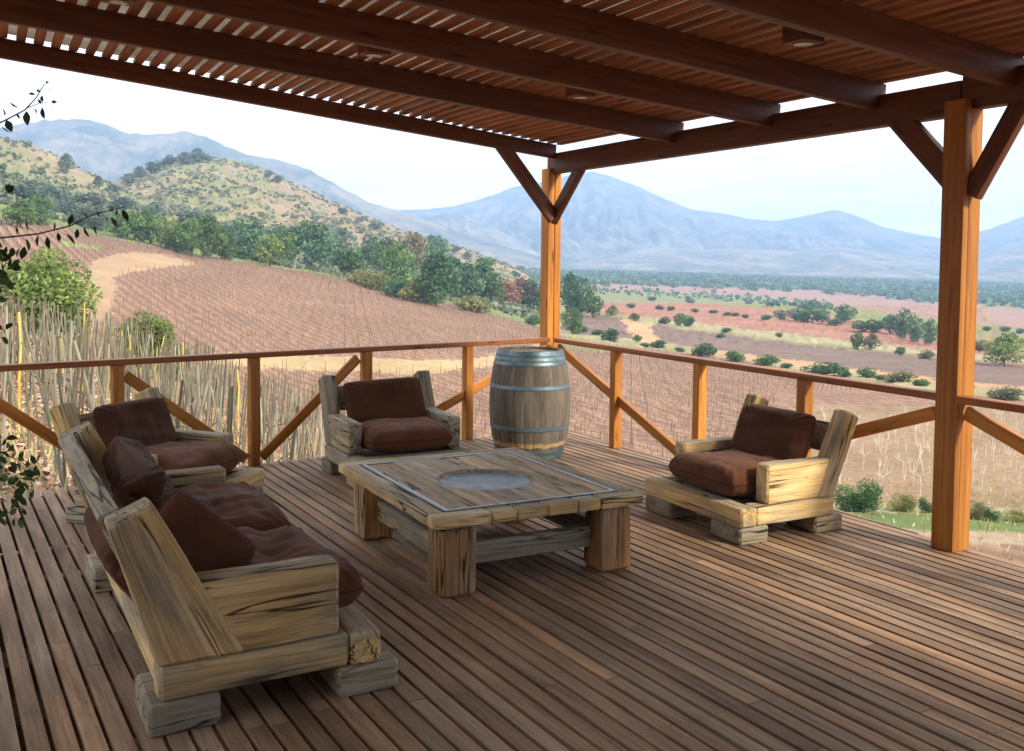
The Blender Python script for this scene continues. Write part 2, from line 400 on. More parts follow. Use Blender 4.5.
def gz(x, y):
    d = x * Fh[0] + y * Fh[1]; r = x * Rh[0] + y * Rh[1]; a = math.atan2(r, d); R_ = max(math.hypot(r, d), .3)
    i = min(max(int(np.searchsorted(az, a)) - 1, 0), len(az) - 2); t = (a - az[i]) / (az[i + 1] - az[i])
    j = min(max(int(np.searchsorted(rho, R_)) - 1, 0), len(rho) - 2); u = (R_ - rho[j]) / (rho[j + 1] - rho[j])
    return float((ZS[i, j] * (1 - t) + ZS[i + 1, j] * t) * (1 - u) + (ZS[i, j + 1] * (1 - t) + ZS[i + 1, j + 1] * t) * u)
DCL = {}
def clearings():
    return 0
X = (AZ * 0 + RH * np.sin(AZ)); D = RH * np.cos(AZ)
WX = X * Rh[0] + D * Fh[0]; WY = X * Rh[1] + D * Fh[1]
def to_px(x, y, z):
    dx, dy, dz = x, y, z - 1.75
    f = dx * Fv.x + dy * Fv.y + dz * Fv.z; f = np.where(f > .1, f, np.nan) if isinstance(f, np.ndarray) else (f if f > .1 else float('nan'))
    return 512 + CF * (dx * Rv.x + dy * Rv.y + dz * Rv.z) / f, CPY - CF * (dx * Uv.x + dy * Uv.y + dz * Uv.z) / f
PX, PY = to_px(WX, WY, Z)
wp = np.clip(900 / DD, .4, 9) 
PX = PX + (vnoise(WX / 9, WY / 9, 71, 4) - .5) * 2 * np.clip(2500 / DD, 3, 40); PY = PY + (vnoise(WX / 7, WY / 7, 72, 4) - .5) * np.clip(1100 / DD, 1.5, 14)
def inpoly(px, py, poly):
    c = np.zeros(px.shape, bool); n = len(poly)
    for i in range(n):
        x1, y1 = poly[i]; x2, y2 = poly[(i + 1) % n]
        with np.errstate(all='ignore'):
            c ^= ((y1 > py) != (y2 > py)) & (px < (x2 - x1) * (py - y1) / ((y2 - y1) or 1e-9) + x1)
    return c
FRONT = (np.abs(AZ) < .75)
col = np.zeros(Z.shape + (4,)); col[..., 3] = 0
SOIL = (0.232, 0.146, 0.104); LITTER = (0.288, 0.176, 0.120)
col[..., :3] = SOIL; col[..., 3] = 1.   # alpha = vineyard row strength
def paint(poly, c, rows=0., cond=None):
    m = inpoly(PX, PY, poly) & FRONT
    if cond is not None: m &= cond
    col[m, :3] = c; col[m, 3] = rows
far = DD > 150
# vineyard proper and the ground beyond its upper edge
edge = [(-400, 205), (0, 216), (60, 226), (100, 236), (150, 246), (200, 256), (250, 264), (300, 271), (330, 276), (380, 287), (430, 299), (480, 311), (520, 322), (560, 334)]
ey = np.interp(PX, [e[0] for e in edge], [e[1] for e in edge])
up = FRONT & (PY < ey) & (DD > 200) & (PX < 560)
gn = vnoise(WX / 40, WY / 40, 21, 5, .6)[..., None]
hillc = np.where(gn > .5, (.175, .175, .09), (.22, .185, .11)) * (.8 + .5 * vnoise(WX / 14, WY / 14, 22, 4)[..., None])
lowg = np.where(gn > .47, (.16, .19, .07), (.12, .165, .05))
hk = np.clip((DD - 430) / 130, 0, 1)[..., None]
mixc = lowg * (1 - hk) + hillc * hk
# the middle hill is drier and pinker
pk = (np.clip((PX - 240) / 120, 0, 1) * np.clip((DD - 600) / 300, 0, 1))[..., None]
mixc = mixc * (1 - pk) + mixc * (1.08, .93, 1.1) * pk
col[up, :3] = mixc[up]; col[up, 3] = 0
b = FRONT & (DD > 3000); 
right = FRONT & (PX >= 560) & (PY < 352) & (DD > 260)
col[right, :3] = (.21, .19, .09); col[right, 3] = 0
paint([(556, 334), (600, 342), (700, 354), (830, 376), (940, 392), (1100, 408), (1100, 385), (940, 378), (830, 364), (700, 346), (600, 333), (556, 318)], (0.259, 0.231, 0.119))
paint([(700, 345), (830, 357), (930, 371), (1100, 392), (1100, 400), (930, 382), (820, 369), (700, 352)], (0.364, 0.231, 0.133))
paint([(565, 311), (620, 318), (655, 325), (760, 339), (860, 351), (1100, 374), (1100, 394), (930, 378), (820, 363), (700, 348), (655, 342), (600, 336), (560, 331)], (0.161, 0.115, 0.095), .6)
paint([(620, 318), (650, 324), (662, 345), (640, 347), (628, 330)], (0.406, 0.259, 0.147))
paint([(598, 302), (700, 303), (800, 311), (940, 335), (1100, 352), (1100, 366), (940, 352), (760, 331), (640, 317), (596, 311)], (0.273, 0.140, 0.098), .3)
paint([(640, 316), (760, 330), (940, 351), (1100, 365), (1100, 370), (940, 357), (760, 337), (640, 322)], (0.266, 0.245, 0.140))
paint([(594, 293), (720, 293), (800, 302), (940, 324), (940, 331), (800, 310), (700, 303), (596, 301)], (0.168, 0.189, 0.077))
paint([(590, 283), (700, 286), (820, 290), (1100, 318), (1100, 334), (940, 320), (800, 301), (700, 293), (590, 292)], (0.266, 0.171, 0.133), .2)
paint([(560, 200), (1200, 200), (1200, 300), (1024, 296), (800, 287), (700, 283), (560, 281)], (0.049, 0.070, 0.028))
# tan tracks
paint([(100, 258), (130, 252), (165, 255), (200, 264), (160, 268), (128, 274), (104, 280), (84, 268)], (0.315, 0.217, 0.133))
paint([(78, 272), (118, 275), (112, 300), (100, 345), (78, 345)], (0.294, 0.203, 0.130), 0, DD > 60)
paint([(215, 354), (330, 356), (420, 361), (500, 355), (550, 342), (552, 350), (500, 366), (420, 374), (330, 370), (215, 366)], (0.350, 0.259, 0.140), 0, DD > 60)
paint([(60, 240), (100, 246), (100, 250), (60, 246)], (0.210, 0.252, 0.091))
# knoll with leaf litter beside the deck
kn = (DD < 52) & (PX < 420) & FRONT; col[kn, :3] = LITTER; col[kn, 3] = .0
kn = (~FRONT) & (RH < 60); col[kn, :3] = LITTER; col[kn, 3] = 0
# lower right: dry slope of bare vines, green verge, track, reddish rows
paint([(790, 450), (815, 408), (850, 392), (1100, 398), (1100, 520), (860, 512), (800, 500)], (0.238, 0.164, 0.101), 0, DD < 160)
paint([(600, 484), (820, 505), (1100, 510), (1100, 519), (860, 514), (600, 495)], (0.280, 0.266, 0.140), 0)
paint([(600, 495), (860, 513), (1100, 518), (1100, 532), (840, 526), (600, 505)], (0.112, 0.150, 0.052), 0)
paint([(600, 505), (840, 526), (1100, 532), (1100, 546), (840, 540), (600, 520)], (0.294, 0.224, 0.154), 0)
V = np.stack([WX, WY, Z], -1).reshape(-1, 3); na, nr = Z.shape
ii, jj = np.meshgrid(np.arange(na - 1), np.arange(nr - 1), indexing='ij'); a0 = (ii * nr + jj).ravel()
Fq = np.stack([a0, a0 + nr, a0 + nr + 1, a0 + 1], -1)
def groundmat():
    m, nt = newmat('hillside_ground'); N = NT(nt)
    at = N.attr('zone'); tc = N.n('ShaderNodeTexCoord').outputs['Object']
    n1 = N.noise(tc, .05, 6, .65); n2 = N.noise(tc, 1.3, 6, .7); n3 = N.noise(tc, 14, 5, .75)
    c = N.mix(1., at.outputs['Color'], N.ramp(n1, [(.3, .82), (.7, 1.18)]), 'MULTIPLY')
    c = N.mix(1., c, N.ramp(n2, [(.25, .68), (.5, 1.), (.75, 1.28)]), 'MULTIPLY')
    c = N.mix(1., c, N.ramp(n3, [(.3, (.62, .6, .58)), (.5, (1., 1., 1.)), (.72, (1.5, 1.4, 1.3))]), 'MULTIPLY')
    # vine rows: a weedy strip and a bare strip every 2.6 m
    mp = N.mapping(tc, (1, 1, 1), (0, 0, 0), (0, 0, ROWANG))
    sp = N.n('ShaderNodeSeparateXYZ'); N.l(mp, sp.inputs[0])
    wv = N.math('SINE', N.math('ADD', N.math('MULTIPLY', sp.outputs[0], 2 * pi / 2.6), N.math('MULTIPLY', n2, 1.6)))
    st = N.ramp(N.math('MULTIPLY_ADD', wv, .5), [(.2, 0.), (.85, 1.)]); st.node.inputs[0].links[0].from_node.inputs[2].default_value = .5
    rowc = N.mix(st, (.78, .76, .76), (1.12, 1.1, 1.04))
    c = N.mix(at.outputs['Alpha'], c, N.mix(1., c, rowc, 'MULTIPLY'))
    N.out(c, .95, bump=n3, bstr=.5, bdist=.06, spec=.1); return m
rowdir = Vector((.50 * Rh[0] - .86 * Fh[0], .50 * Rh[1] - .86 * Fh[1], 0)).normalized()   # vineyard rows run down the slope
rowperp = Vector((-rowdir.y, rowdir.x, 0)); ROWANG = -math.atan2(rowperp.y, rowperp.x)
MT['ground'] = groundmat()
g = link('ground', fastmesh('ground', V, Fq, MT['ground'], cols=col.reshape(-1, 4), smooth=True)); tag(g, kind='structure', label='vineyard hillside and valley floor')
# ---------------------------------------------------------------- mountains
def mtmat(name, base, pale):
    m, nt = newmat(name); N = NT(nt); tc = N.n('ShaderNodeTexCoord').outputs['Object']
    a = N.noise(tc, .004, 8, .68, .5); b = N.noise(tc, .02, 5, .7)
    c = N.ramp(a, [(.42, base), (.52, tuple((x + y) / 2 for x, y in zip(base, pale))), (.62, pale)])
    c = N.mix(1., c, N.ramp(b, [(.3, .65), (.7, 1.3)]), 'MULTIPLY')
    N.out(c, .95, spec=.05); return m
MT['mt1'] = mtmat('dry_mountain_scrub', (.06, .075, .05), (.22, .19, .14)); MT['mt2'] = mtmat('pale_foothill', (.10, .11, .075), (.27, .23, .17))
def mountain(name, pts, dc, d0, back, seed, amp, mat, zb=-75, azr=(-50, 50), fr=5.):
    a = np.radians(np.arange(azr[0], azr[1], .12)); n1, n2 = 70, 14
    d = np.concatenate([np.linspace(d0, dc, n1), np.linspace(dc, dc + back, n2)[1:]])
    A, Dm = np.meshgrid(a, d, indexing='ij'); T = crest(pts, A); zc = 1.75 + T * dc
    t = np.clip((Dm - d0) / (dc - d0), 0, 1)
    xx = np.tan(np.clip(A, -1.2, 1.2)) * Dm
    rn = vnoise(xx / dc * 34 * fr / 5 + (vnoise(xx / dc * 9, Dm / dc * 7, seed + 3, 3) - .5) * 3.2, Dm / dc * 2.2 + xx / dc * 3, seed, 5, .6, True)
    z = zb + (zc - zb) * (t ** 1.15) + (rn - .62) * amp * np.sin(pi * np.clip(t, 0, 1)) * (zc - zb)
    bk = np.clip((Dm - dc) / back, 0, 1); z = np.where(Dm > dc, zc + (zb - zc) * bk, z)
    z = z + (vnoise(A * 150, Dm / 100, seed + 1, 3) - .5) * (zc - zb) * .02
    V = np.stack([xx * Rh[0] + Dm * Fh[0], xx * Rh[1] + Dm * Fh[1], z], -1).reshape(-1, 3); na, nr = z.shape
    ii, jj = np.meshgrid(np.arange(na - 1), np.arange(nr - 1), indexing='ij'); a0 = (ii * nr + jj).ravel()
    o = link(name, fastmesh(name, V, np.stack([a0, a0 + nr, a0 + nr + 1, a0 + 1], -1), mat, smooth=True)); tag(o, kind='structure'); return o
mountain('mountain_ridge', [(-900, 150), (-400, 100), (-100, 135), (0, 128), (45, 120), (80, 119), (105, 124), (130, 134), (158, 134), (188, 131), (215, 141), (245, 154), (280, 160), (310, 170), (340, 187), (370, 203), (400, 211), (430, 222), (480, 240), (560, 262), (620, 275)], 4200, 2600, 1800, 31, .34, MT['mt1'], azr=(-50, 6))
mountain('far_mountain_range', [(-100, 250), (300, 225), (400, 210), (430, 209), (455, 206), (480, 199), (500, 192), (520, 185), (550, 181), (575, 174), (592, 172), (610, 176), (640, 187), (665, 199), (690, 209), (720, 213), (750, 219), (775, 221), (800, 217), (822, 212), (838, 210), (855, 215), (880, 226), (910, 233), (940, 238), (965, 235), (990, 229), (1024, 216), (1100, 190), (1300, 160), (2000, 200)], 7600, 4300, 900, 41, .36, MT['mt1'], azr=(-20, 50), fr=7.)
mountain('pale_foothill_range', [(300, 262), (400, 232), (425, 218), (445, 213), (465, 214), (480, 221), (510, 236), (540, 250), (570, 257), (620, 252), (660, 246), (700, 251), (740, 247), (790, 252), (840, 247), (900, 255), (960, 262), (1000, 250), (1100, 235), (1500, 250)], 5200, 3400, 1500, 47, .4, MT['mt2'], azr=(-14, 50), fr=6.)
# ---------------------------------------------------------------- deck, rails, pergola
XC, YC, AL, PH = 5.224, 8.887, .1584, .0473
Ld = Vector((-math.cos(AL), -math.sin(AL), 0))     # along the left rail, away from the corner
Ln = Vector((-math.sin(AL), math.cos(AL), 0))      # outward of the left rail
def clip(poly, n, c):
    out = []
    for i in range(len(poly)):
        a, b = poly[i], poly[(i + 1) % len(poly)]; da = a[0] * n[0] + a[1] * n[1] - c; db = b[0] * n[0] + b[1] * n[1] - c
        if da <= 0: out.append(a)
        if (da < 0) != (db < 0) and da != db: t = da / (da - db); out.append((a[0] + (b[0] - a[0]) * t, a[1] + (b[1] - a[1]) * t))
    return out
XE = XC + .136; ec = Ln.x * XC + Ln.y * (YC + .03); XL = -1.35; YN = -2.6
deck = thing('deck', 'raised terrace floor of narrow worn grey-brown boards with dark gaps', 'deck')
mb = MB(); bd = Vector((-math.sin(PH), math.cos(PH), 0)); bp = Vector((math.cos(PH), math.sin(PH), 0)); pitch = .0893; gap = .020
for k in range(-24, 78):
    c0 = .283 + gap / 2 + k * pitch; w = pitch - gap + random.uniform(-.0025, .0025)
    t = -3.6 - random.uniform(0, 3)
    while t < 10.5:
        L = random.choice((2.9, 3.2, 3.6, 4.)); e = t + L - .004
        q = [bp * c0 + bd * t, bp * (c0 + w) + bd * t, bp * (c0 + w) + bd * e, bp * c0 + bd * e]; poly = [(v.x, v.y) for v in q]
        for n, c in (((1, 0), XE), ((-1, 0), -XL), ((0, -1), -YN), ((Ln.x, Ln.y), ec)): poly = clip(poly, n, c) if len(poly) > 2 else []
        t += L
        if len(poly) < 3: continue
        n = len(poly); zt = random.uniform(-.0015, .0015); r = random.random(); off = random.uniform(0, 50)
        vs = [(x, y, zt) for x, y in poly] + [(x, y, -.028) for x, y in poly]
        gs = [((x * bd.x + y * bd.y) + off, (x * bp.x + y * bp.y) * 1., z + off) for x, y, z in vs]
        area = abs(sum(poly[i][0] * poly[(i + 1) % n][1] - poly[(i + 1) % n][0] * poly[i][1] for i in range(n)))
        if area < 1e-4: continue
        sgn = sum(poly[i][0] * poly[(i + 1) % n][1] - poly[(i + 1) % n][0] * poly[i][1] for i in range(n)) > 0
        top = tuple(range(n)) if sgn else tuple(range(n - 1, -1, -1)); fs = [top, tuple(reversed([i + n for i in top]))]
        for i in range(n):
            a, b = (i, (i + 1) % n) if sgn else ((i + 1) % n, i); fs.append((a, a + n, b + n, b))
        mb.add(vs, fs, gs, r)
mb.build('boards', MT['deck'], deck, smooth=0)
sm = MB()
for i in range(20):
    y = YN + .15 + i * .6
    for k in range(-24, 78):
        for q in (.2, .8):
            c = .283 + gap / 2 + k * pitch + (pitch - gap) * q; xx = (c - y * bp.y) / bp.x; yy = y + random.uniform(-.006, .006)
            if xx < 0 or xx > XE - .02 or yy > YC - math.sin(AL) * (XC - xx) / math.cos(AL) - .02 or yy < 1.6: continue
            r_ = .0042; sm.add([(xx + r_ * math.cos(a_), yy + r_ * math.sin(a_), .0022) for a_ in (0, 1.047, 2.094, 3.142, 4.189, 5.236)], [(0, 1, 2, 3, 4, 5)])
sm.build('screw_heads', MT['dark'], deck, smooth=0)
mb = MB()
for i in range(20):
    y = YN + .15 + i * .6
    x1 = XE - .06
    if y > YC: continue
    ymax = (ec - Ln.x * XL) / Ln.y; 
    if y > ymax: x0 = (ec - Ln.y * y) / Ln.x + .1 if Ln.x else XL
    else: x0 = XL + .05
    if y > ymax: x0 = max(XL, (Ln.y * y - ec) / -Ln.x + .05)
    if x1 - x0 < .3: continue
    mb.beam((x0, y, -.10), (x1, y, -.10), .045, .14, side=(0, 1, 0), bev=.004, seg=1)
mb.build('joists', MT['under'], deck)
mb = MB(); e0 = Vector((XE - .03, YC - .02, -.115))
mb.beam(e0, (XE - .03, YN, -.115), .04, .17, side=(1, 0, 0), bev=.004, seg=2); e1 = e0 + Ld * 6.6
mb.beam(e0 + Ld * .05, e1, .04, .17, side=Ln, bev=.004, seg=2)
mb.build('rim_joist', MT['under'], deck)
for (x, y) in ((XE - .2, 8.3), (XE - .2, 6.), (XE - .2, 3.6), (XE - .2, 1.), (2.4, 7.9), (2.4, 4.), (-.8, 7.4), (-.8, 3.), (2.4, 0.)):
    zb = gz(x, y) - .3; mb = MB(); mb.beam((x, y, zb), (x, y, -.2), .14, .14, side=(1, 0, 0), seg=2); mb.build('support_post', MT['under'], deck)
RZ0, RZ1 = .915, .962; RZ = (RZ0 + RZ1) / 2
def pt(base, u, s, z, off=0., out=None): p = base + u * s; return Vector((p.x + (out.x * off if out else 0), p.y + (out.y * off if out else 0), z))
corner = Vector((XC, YC, 0))
def railing(name, label, start, u, out, s0, s1, posts, braces, group='railings round the deck'):
    t = thing(name, label, 'railing', start + u * ((s0 + s1) / 2), 0, group); o = t.location.copy()
    def P(s, z, off=0): return pt(start, u, s, z, off, out) - o
    mb = MB(); mb.beam(P(s0, RZ), P(s1, RZ), RZ1 - RZ0, .095, side=(0, 0, 1), bev=.006, seg=10, wob=.0015); mb.build('top_rail', MT['rail'], t)
    for s in posts:
        mb = MB(); mb.beam(P(s, 0.0), P(s, RZ0 + .001), .085, .085, side=u, bev=.006, seg=6, wob=.001); mb.build('post', MT['post'], t)
    for (sa, za, sb, zb) in braces:
        mb = MB(); a = P(sa, za, .012); b = P(sb, zb, .012); mb.beam(a, b, .04, .085, side=out, bev=.004, seg=6, cutA=None, cutB=None, wob=.001); mb.build('brace', MT['post'], t)
railing('deck_railing', 'long orange pine railing along the left deck edge, behind the two grey armchairs', corner, Ld, Ln, .08, 6.6, (1.08, 2.2, 3.27, 4.38, 5.49, 6.5), ((2.1, .04, .09, .86), (3.2, .06, 2.28, .86), (4.32, .83, 3.34, .06), (5.4, .83, 4.46, .08)))
railing('deck_railing', 'orange pine railing between the barrel corner and the thick right-hand post', corner, Vector((0, -1, 0)), Vector((1, 0, 0)), .08, 4.76, (1.165, 2.4, 3.59), ((.09, .86, 2.32, .05), (4.7, .83, 2.48, .06)))
railing('deck_railing', 'short orange pine railing to the right of the thick roof post', Vector((XC, 4.02, 0)), Vector((0, -1, 0)), Vector((1, 0, 0)), .02, 4.6, (1.2, 2.4, 3.6), ((.05, .86, 2.3, .05),))
# pergola
pg = thing('pergola', 'dark stained timber pergola roof on orange posts with slatted ceiling', 'pergola', (XC, YC, 0))
PO = Vector((XC, YC, 0))
def pb(name, mat, A, B, w, h, side=None, **k):
    mb = MB(); mb.beam(Vector(A) - PO, Vector(B) - PO, w, h, side=side, **k); return mb.build(name, mat, pg)
def dpost(x, y, ztop, w=.155, front=0):
    mb = MB(); g = .004; hw = w / 2
    if front:
        mb.beam(Vector((5.200, y, 0)) - PO, Vector((5.200, y, 2.745)) - PO, .050, w, side=(1, 0, 0), bev=.004, seg=10, wob=.001)
        mb.beam(Vector((5.281, y, 0)) - PO, Vector((5.281, y, ztop)) - PO, .104, w - .004, side=(1, 0, 0), bev=.004, seg=10, wob=.001)
        return mb.build('post', MT['post'], pg)
    mb.beam(Vector((x - hw / 2 - g / 2, y, 0)) - PO, Vector((x - hw / 2 - g / 2, y, ztop)) - PO, hw - g, w, side=(1, 0, 0), bev=.005, seg=10, wob=.001)
    mb.beam(Vector((x + hw / 2 + g / 2, y, 0)) - PO, Vector((x + hw / 2 + g / 2, y, ztop + .05)) - PO, hw - g, w - .006, side=(1, 0, 0), bev=.005, seg=10, wob=.001)
    return mb.build('post', MT['post'], pg)
dpost(5.265, 4.07, 2.70, front=1); dpost(5.235, 8.985, 2.71); dpost(5.262, -.8, 2.655)
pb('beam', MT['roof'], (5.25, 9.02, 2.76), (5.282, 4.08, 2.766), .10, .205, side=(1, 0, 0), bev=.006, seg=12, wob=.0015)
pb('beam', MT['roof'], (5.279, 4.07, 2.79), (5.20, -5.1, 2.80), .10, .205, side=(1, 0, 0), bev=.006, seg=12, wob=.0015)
SL = .0698
a = corner + Ld * .02; b = corner + Ld * 6.9
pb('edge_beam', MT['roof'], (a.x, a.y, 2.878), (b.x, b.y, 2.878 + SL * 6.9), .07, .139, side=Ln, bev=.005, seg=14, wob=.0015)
rdir = Vector((-math.cos(.048), -math.sin(.048), 0))
zr0 = 2.768; rh = .178; rtop = zr0 + rh
for y in (6.9, 5.73, 4.74, 3.74, 2.72, 1.7, .7, -.3, -1.3, -2.3, -3.3, -4.3):
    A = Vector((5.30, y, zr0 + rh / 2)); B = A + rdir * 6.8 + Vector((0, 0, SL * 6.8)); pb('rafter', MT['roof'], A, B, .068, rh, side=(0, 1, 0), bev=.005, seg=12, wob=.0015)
# slatted ceiling: laths run along the right-hand beam, over the rafters
mb = MB(); k = 0; lp = .1163; x = 5.26
while x > -1.45:
    zt = rtop + SL * (5.30 - x) + .015
    s = (XC - x) / math.cos(AL); ye = YC - math.sin(AL) * s - .01 + random.uniform(-.01, .02)
    w = random.uniform(.060, .067); ya = -5.; sx = random.uniform(-.003, .003)
    ym = random.uniform(0, 5)
    mb.beam(Vector((x, ya, zt)) - PO, Vector((x + sx, ym, zt)) - PO, w, .028, side=(1, 0, 0), bev=.002, seg=2, nd=0)
    mb.beam(Vector((x + sx, ym + .003, zt)) - PO, Vector((x, ye, zt)) - PO, w, .028, side=(1, 0, 0), bev=.002, seg=2, nd=0)
    x -= lp + random.uniform(-.002, .002)
mb.build('slatted_ceiling', MT['lath'], pg)
# roof sheet above the laths, on cross battens
mb = MB(); n = 60; vs = []; fs = []; z0 = rtop + .036
for i in range(n + 1):
    x = 5.34 - i * 6.9 / n; s = (XC - x) / math.cos(AL); ye = YC - math.sin(AL) * s - .02
    z = z0 + SL * (5.30 - x)
    vs += [(x, -5.05, z), (x, ye, z), (x, -5.05, z + .006), (x, ye, z + .006)]
    if i: b0 = 4 * i - 4; c = 4 * i; fs += [(b0, b0 + 1, c + 1, c), (b0 + 3, b0 + 2, c + 2, c + 3), (b0 + 1, b0 + 3, c + 3, c + 1), (b0 + 2, b0, c, c + 2)]
fs += [(0, 2, 3, 1), (4 * n, 4 * n + 1, 4 * n + 3, 4 * n + 2)]
vs = [tuple(Vector(v) - PO) for v in vs]; mb.add(vs, fs); mb.build('roof_sheet', MT['sheet'], pg, smooth=0)
# knee braces
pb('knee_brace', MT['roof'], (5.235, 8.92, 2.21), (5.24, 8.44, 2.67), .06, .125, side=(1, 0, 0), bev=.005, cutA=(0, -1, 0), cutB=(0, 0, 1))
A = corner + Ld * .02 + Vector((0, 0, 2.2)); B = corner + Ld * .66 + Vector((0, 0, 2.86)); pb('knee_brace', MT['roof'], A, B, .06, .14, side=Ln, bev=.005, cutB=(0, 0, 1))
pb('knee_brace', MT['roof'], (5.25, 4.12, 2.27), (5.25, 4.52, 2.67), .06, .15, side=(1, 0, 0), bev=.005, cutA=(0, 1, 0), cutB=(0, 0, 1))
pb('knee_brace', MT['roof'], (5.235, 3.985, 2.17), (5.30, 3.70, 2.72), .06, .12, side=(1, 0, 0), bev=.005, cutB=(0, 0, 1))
# downlights
for i, (x, y, lab) in enumerate(((.68, 5.95, 'dark box downlight in the slatted ceiling at the top left corner'), (2.22, 6.08, 'dark box downlight above the middle armchair, second from the left'), (3.84, 6.19, 'small dark box downlight nearest the corner post'), (3.92, 4.05, 'dark box downlight with pale lens nearest the thick right post'))):
    z = rtop + SL * (5.30 - x) - .055
    t = thing('ceiling_downlight', lab, 'ceiling light', (x, y, z), .05, 'downlights in the pergola ceiling')
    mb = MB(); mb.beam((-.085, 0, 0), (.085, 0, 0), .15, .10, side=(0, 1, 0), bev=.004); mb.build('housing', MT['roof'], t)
    mb = MB(); mb.lathe([(.048, -.05), (.05, -.056), (.036, -.058), (.034, -.052)], 24); mb.build('ring', MT['steel_l'], t)
    mb = MB(); mb.lathe([(.0005, -.0535), (.034, -.0535), (.034, -.0505)], 24); mb.build('lens', MT['lamp'], t)

# added wall, unseen behind and left of the viewpoint, darkens the near-left deck
lw_ = thing('added_shade_wall', 'plain timber wall added out of view to shade the near left of the terrace', 'wall', (XL, -1.5, 0))
mb = MB()
for k in range(22):
    z = .0 + k * .15; mb.beam((-.04, -3.4, z + .075), (-.04, 3.6, z + .075), .03, .145, side=(1, 0, 0), bev=.004, seg=4); mb.beam((-.02, -3.4, z + .075), (2.6, -3.4, z + .075), .03, .145, side=(0, 1, 0), bev=.004, seg=3)
mb.build('cladding', MT['rail'], lw_)
mb = MB(); 
for y in (-3.3, -1.1, 1.2, 3.5): mb.beam((-.10, y, 0), (-.10, y, 3.3), .09, .09, side=(1, 0, 0), bev=.004)
mb.build('wall_post', MT['rail'], lw_)
# ---------------------------------------------------------------- furniture
def pillow(w, d, t, seed, M4=Matrix.Identity(4), n=44, puff=.42, wr=.012, pinch=.035, sag=0., fold=None):
    """stuffed cushion w x d, thickness t, seam round the middle"""
    rs = random.Random(seed); off = Vector((rs.uniform(0, 50), rs.uniform(0, 50), 0)); vs = []; gs = []; fs = []
    for sgn in (1, -1):
        for j in range(n + 1):
            for i in range(n + 1):
                u = -1 + 2 * i / n; v = -1 + 2 * j / n
                u = math.copysign(1 - (1 - abs(u)) ** 1.35, u); v = math.copysign(1 - (1 - abs(v)) ** 1.35, v)
                eu = max(0, 1 - abs(u) ** 7) ** puff; ev = max(0, 1 - abs(v) ** 7) ** puff
                dome = 1 - .30 * (u * u + v * v) / 2; cq = 1 - .075 * abs(u * v) ** 5
                z = t / 2 * eu * ev * dome; x = cq * u * w / 2 * (1 - pinch * (1 - abs(v) ** 2) * abs(u) ** 3 * .5); y = cq * v * d / 2 * (1 - pinch * (1 - abs(u) ** 2) * abs(v) ** 3 * .5)
                p = Vector((x, y, 0)) + off
                wv = (mnoise.noise(p * 3.1) * 1.2 + mnoise.noise(Vector((p.x * 4, p.y * 13, seed))) * .7 + mnoise.noise(Vector((p.x * 16, p.y * 5, seed + 3.))) * .5) * wr
                # creases radiating from the corners
                cr = abs(u * v) ** 2.5; wv += math.sin((abs(u) - abs(v)) * 26 + seed) * cr * wr * 1.1
                z = z + wv * eu * ev * (1 if sgn > 0 else .6)
                if fold: z += fold(u, v) * eu * ev
                z = sgn * z - sag * (1 - u * u) * (1 - v * v) 
                vs.append(M4 @ Vector((x, y, z))); gs.append((x, y, z))
    m = (n + 1) ** 2
    for s_ in (0, 1):
        for j in range(n):
            for i in range(n):
                a = s_ * m + j * (n + 1) + i; q = (a, a + 1, a + n + 2, a + n + 1); fs.append(q if s_ == 0 else q[::-1])
    mb = MB(); mb.add(vs, fs, gs, .8 if d > .6 else rs.uniform(.2, .45))
    # piping along the seam
    pts = []
    for k in range(4):
        for i in range(n):
            a = -1 + 2 * i / n; a = math.copysign(1 - (1 - abs(a)) ** 1.35, a)
            u, v = ((a, -1), (1, a), (-a, 1), (-1, -a))[k]
            cq = 1 - .075 * abs(u * v) ** 5; x = cq * u * w / 2 * (1 - pinch * (1 - abs(v) ** 2) * abs(u) ** 3 * .5); y = cq * v * d / 2 * (1 - pinch * (1 - abs(u) ** 2) * abs(v) ** 3 * .5)
            pts.append(M4 @ Vector((x, y, -sag * (1 - u * u) * (1 - v * v))))
    pts.append(pts[0]); mb.tube(pts, [.0045] * len(pts), 6, rnd=.25, cap=False)
    return mb
def TR(x, y, z, rx=0, ry=0, rz=0): return Matrix.Translation((x, y, z)) @ Matrix.Rotation(rz, 4, 'Z') @ Matrix.Rotation(ry, 4, 'Y') @ Matrix.Rotation(rx, 4, 'X')
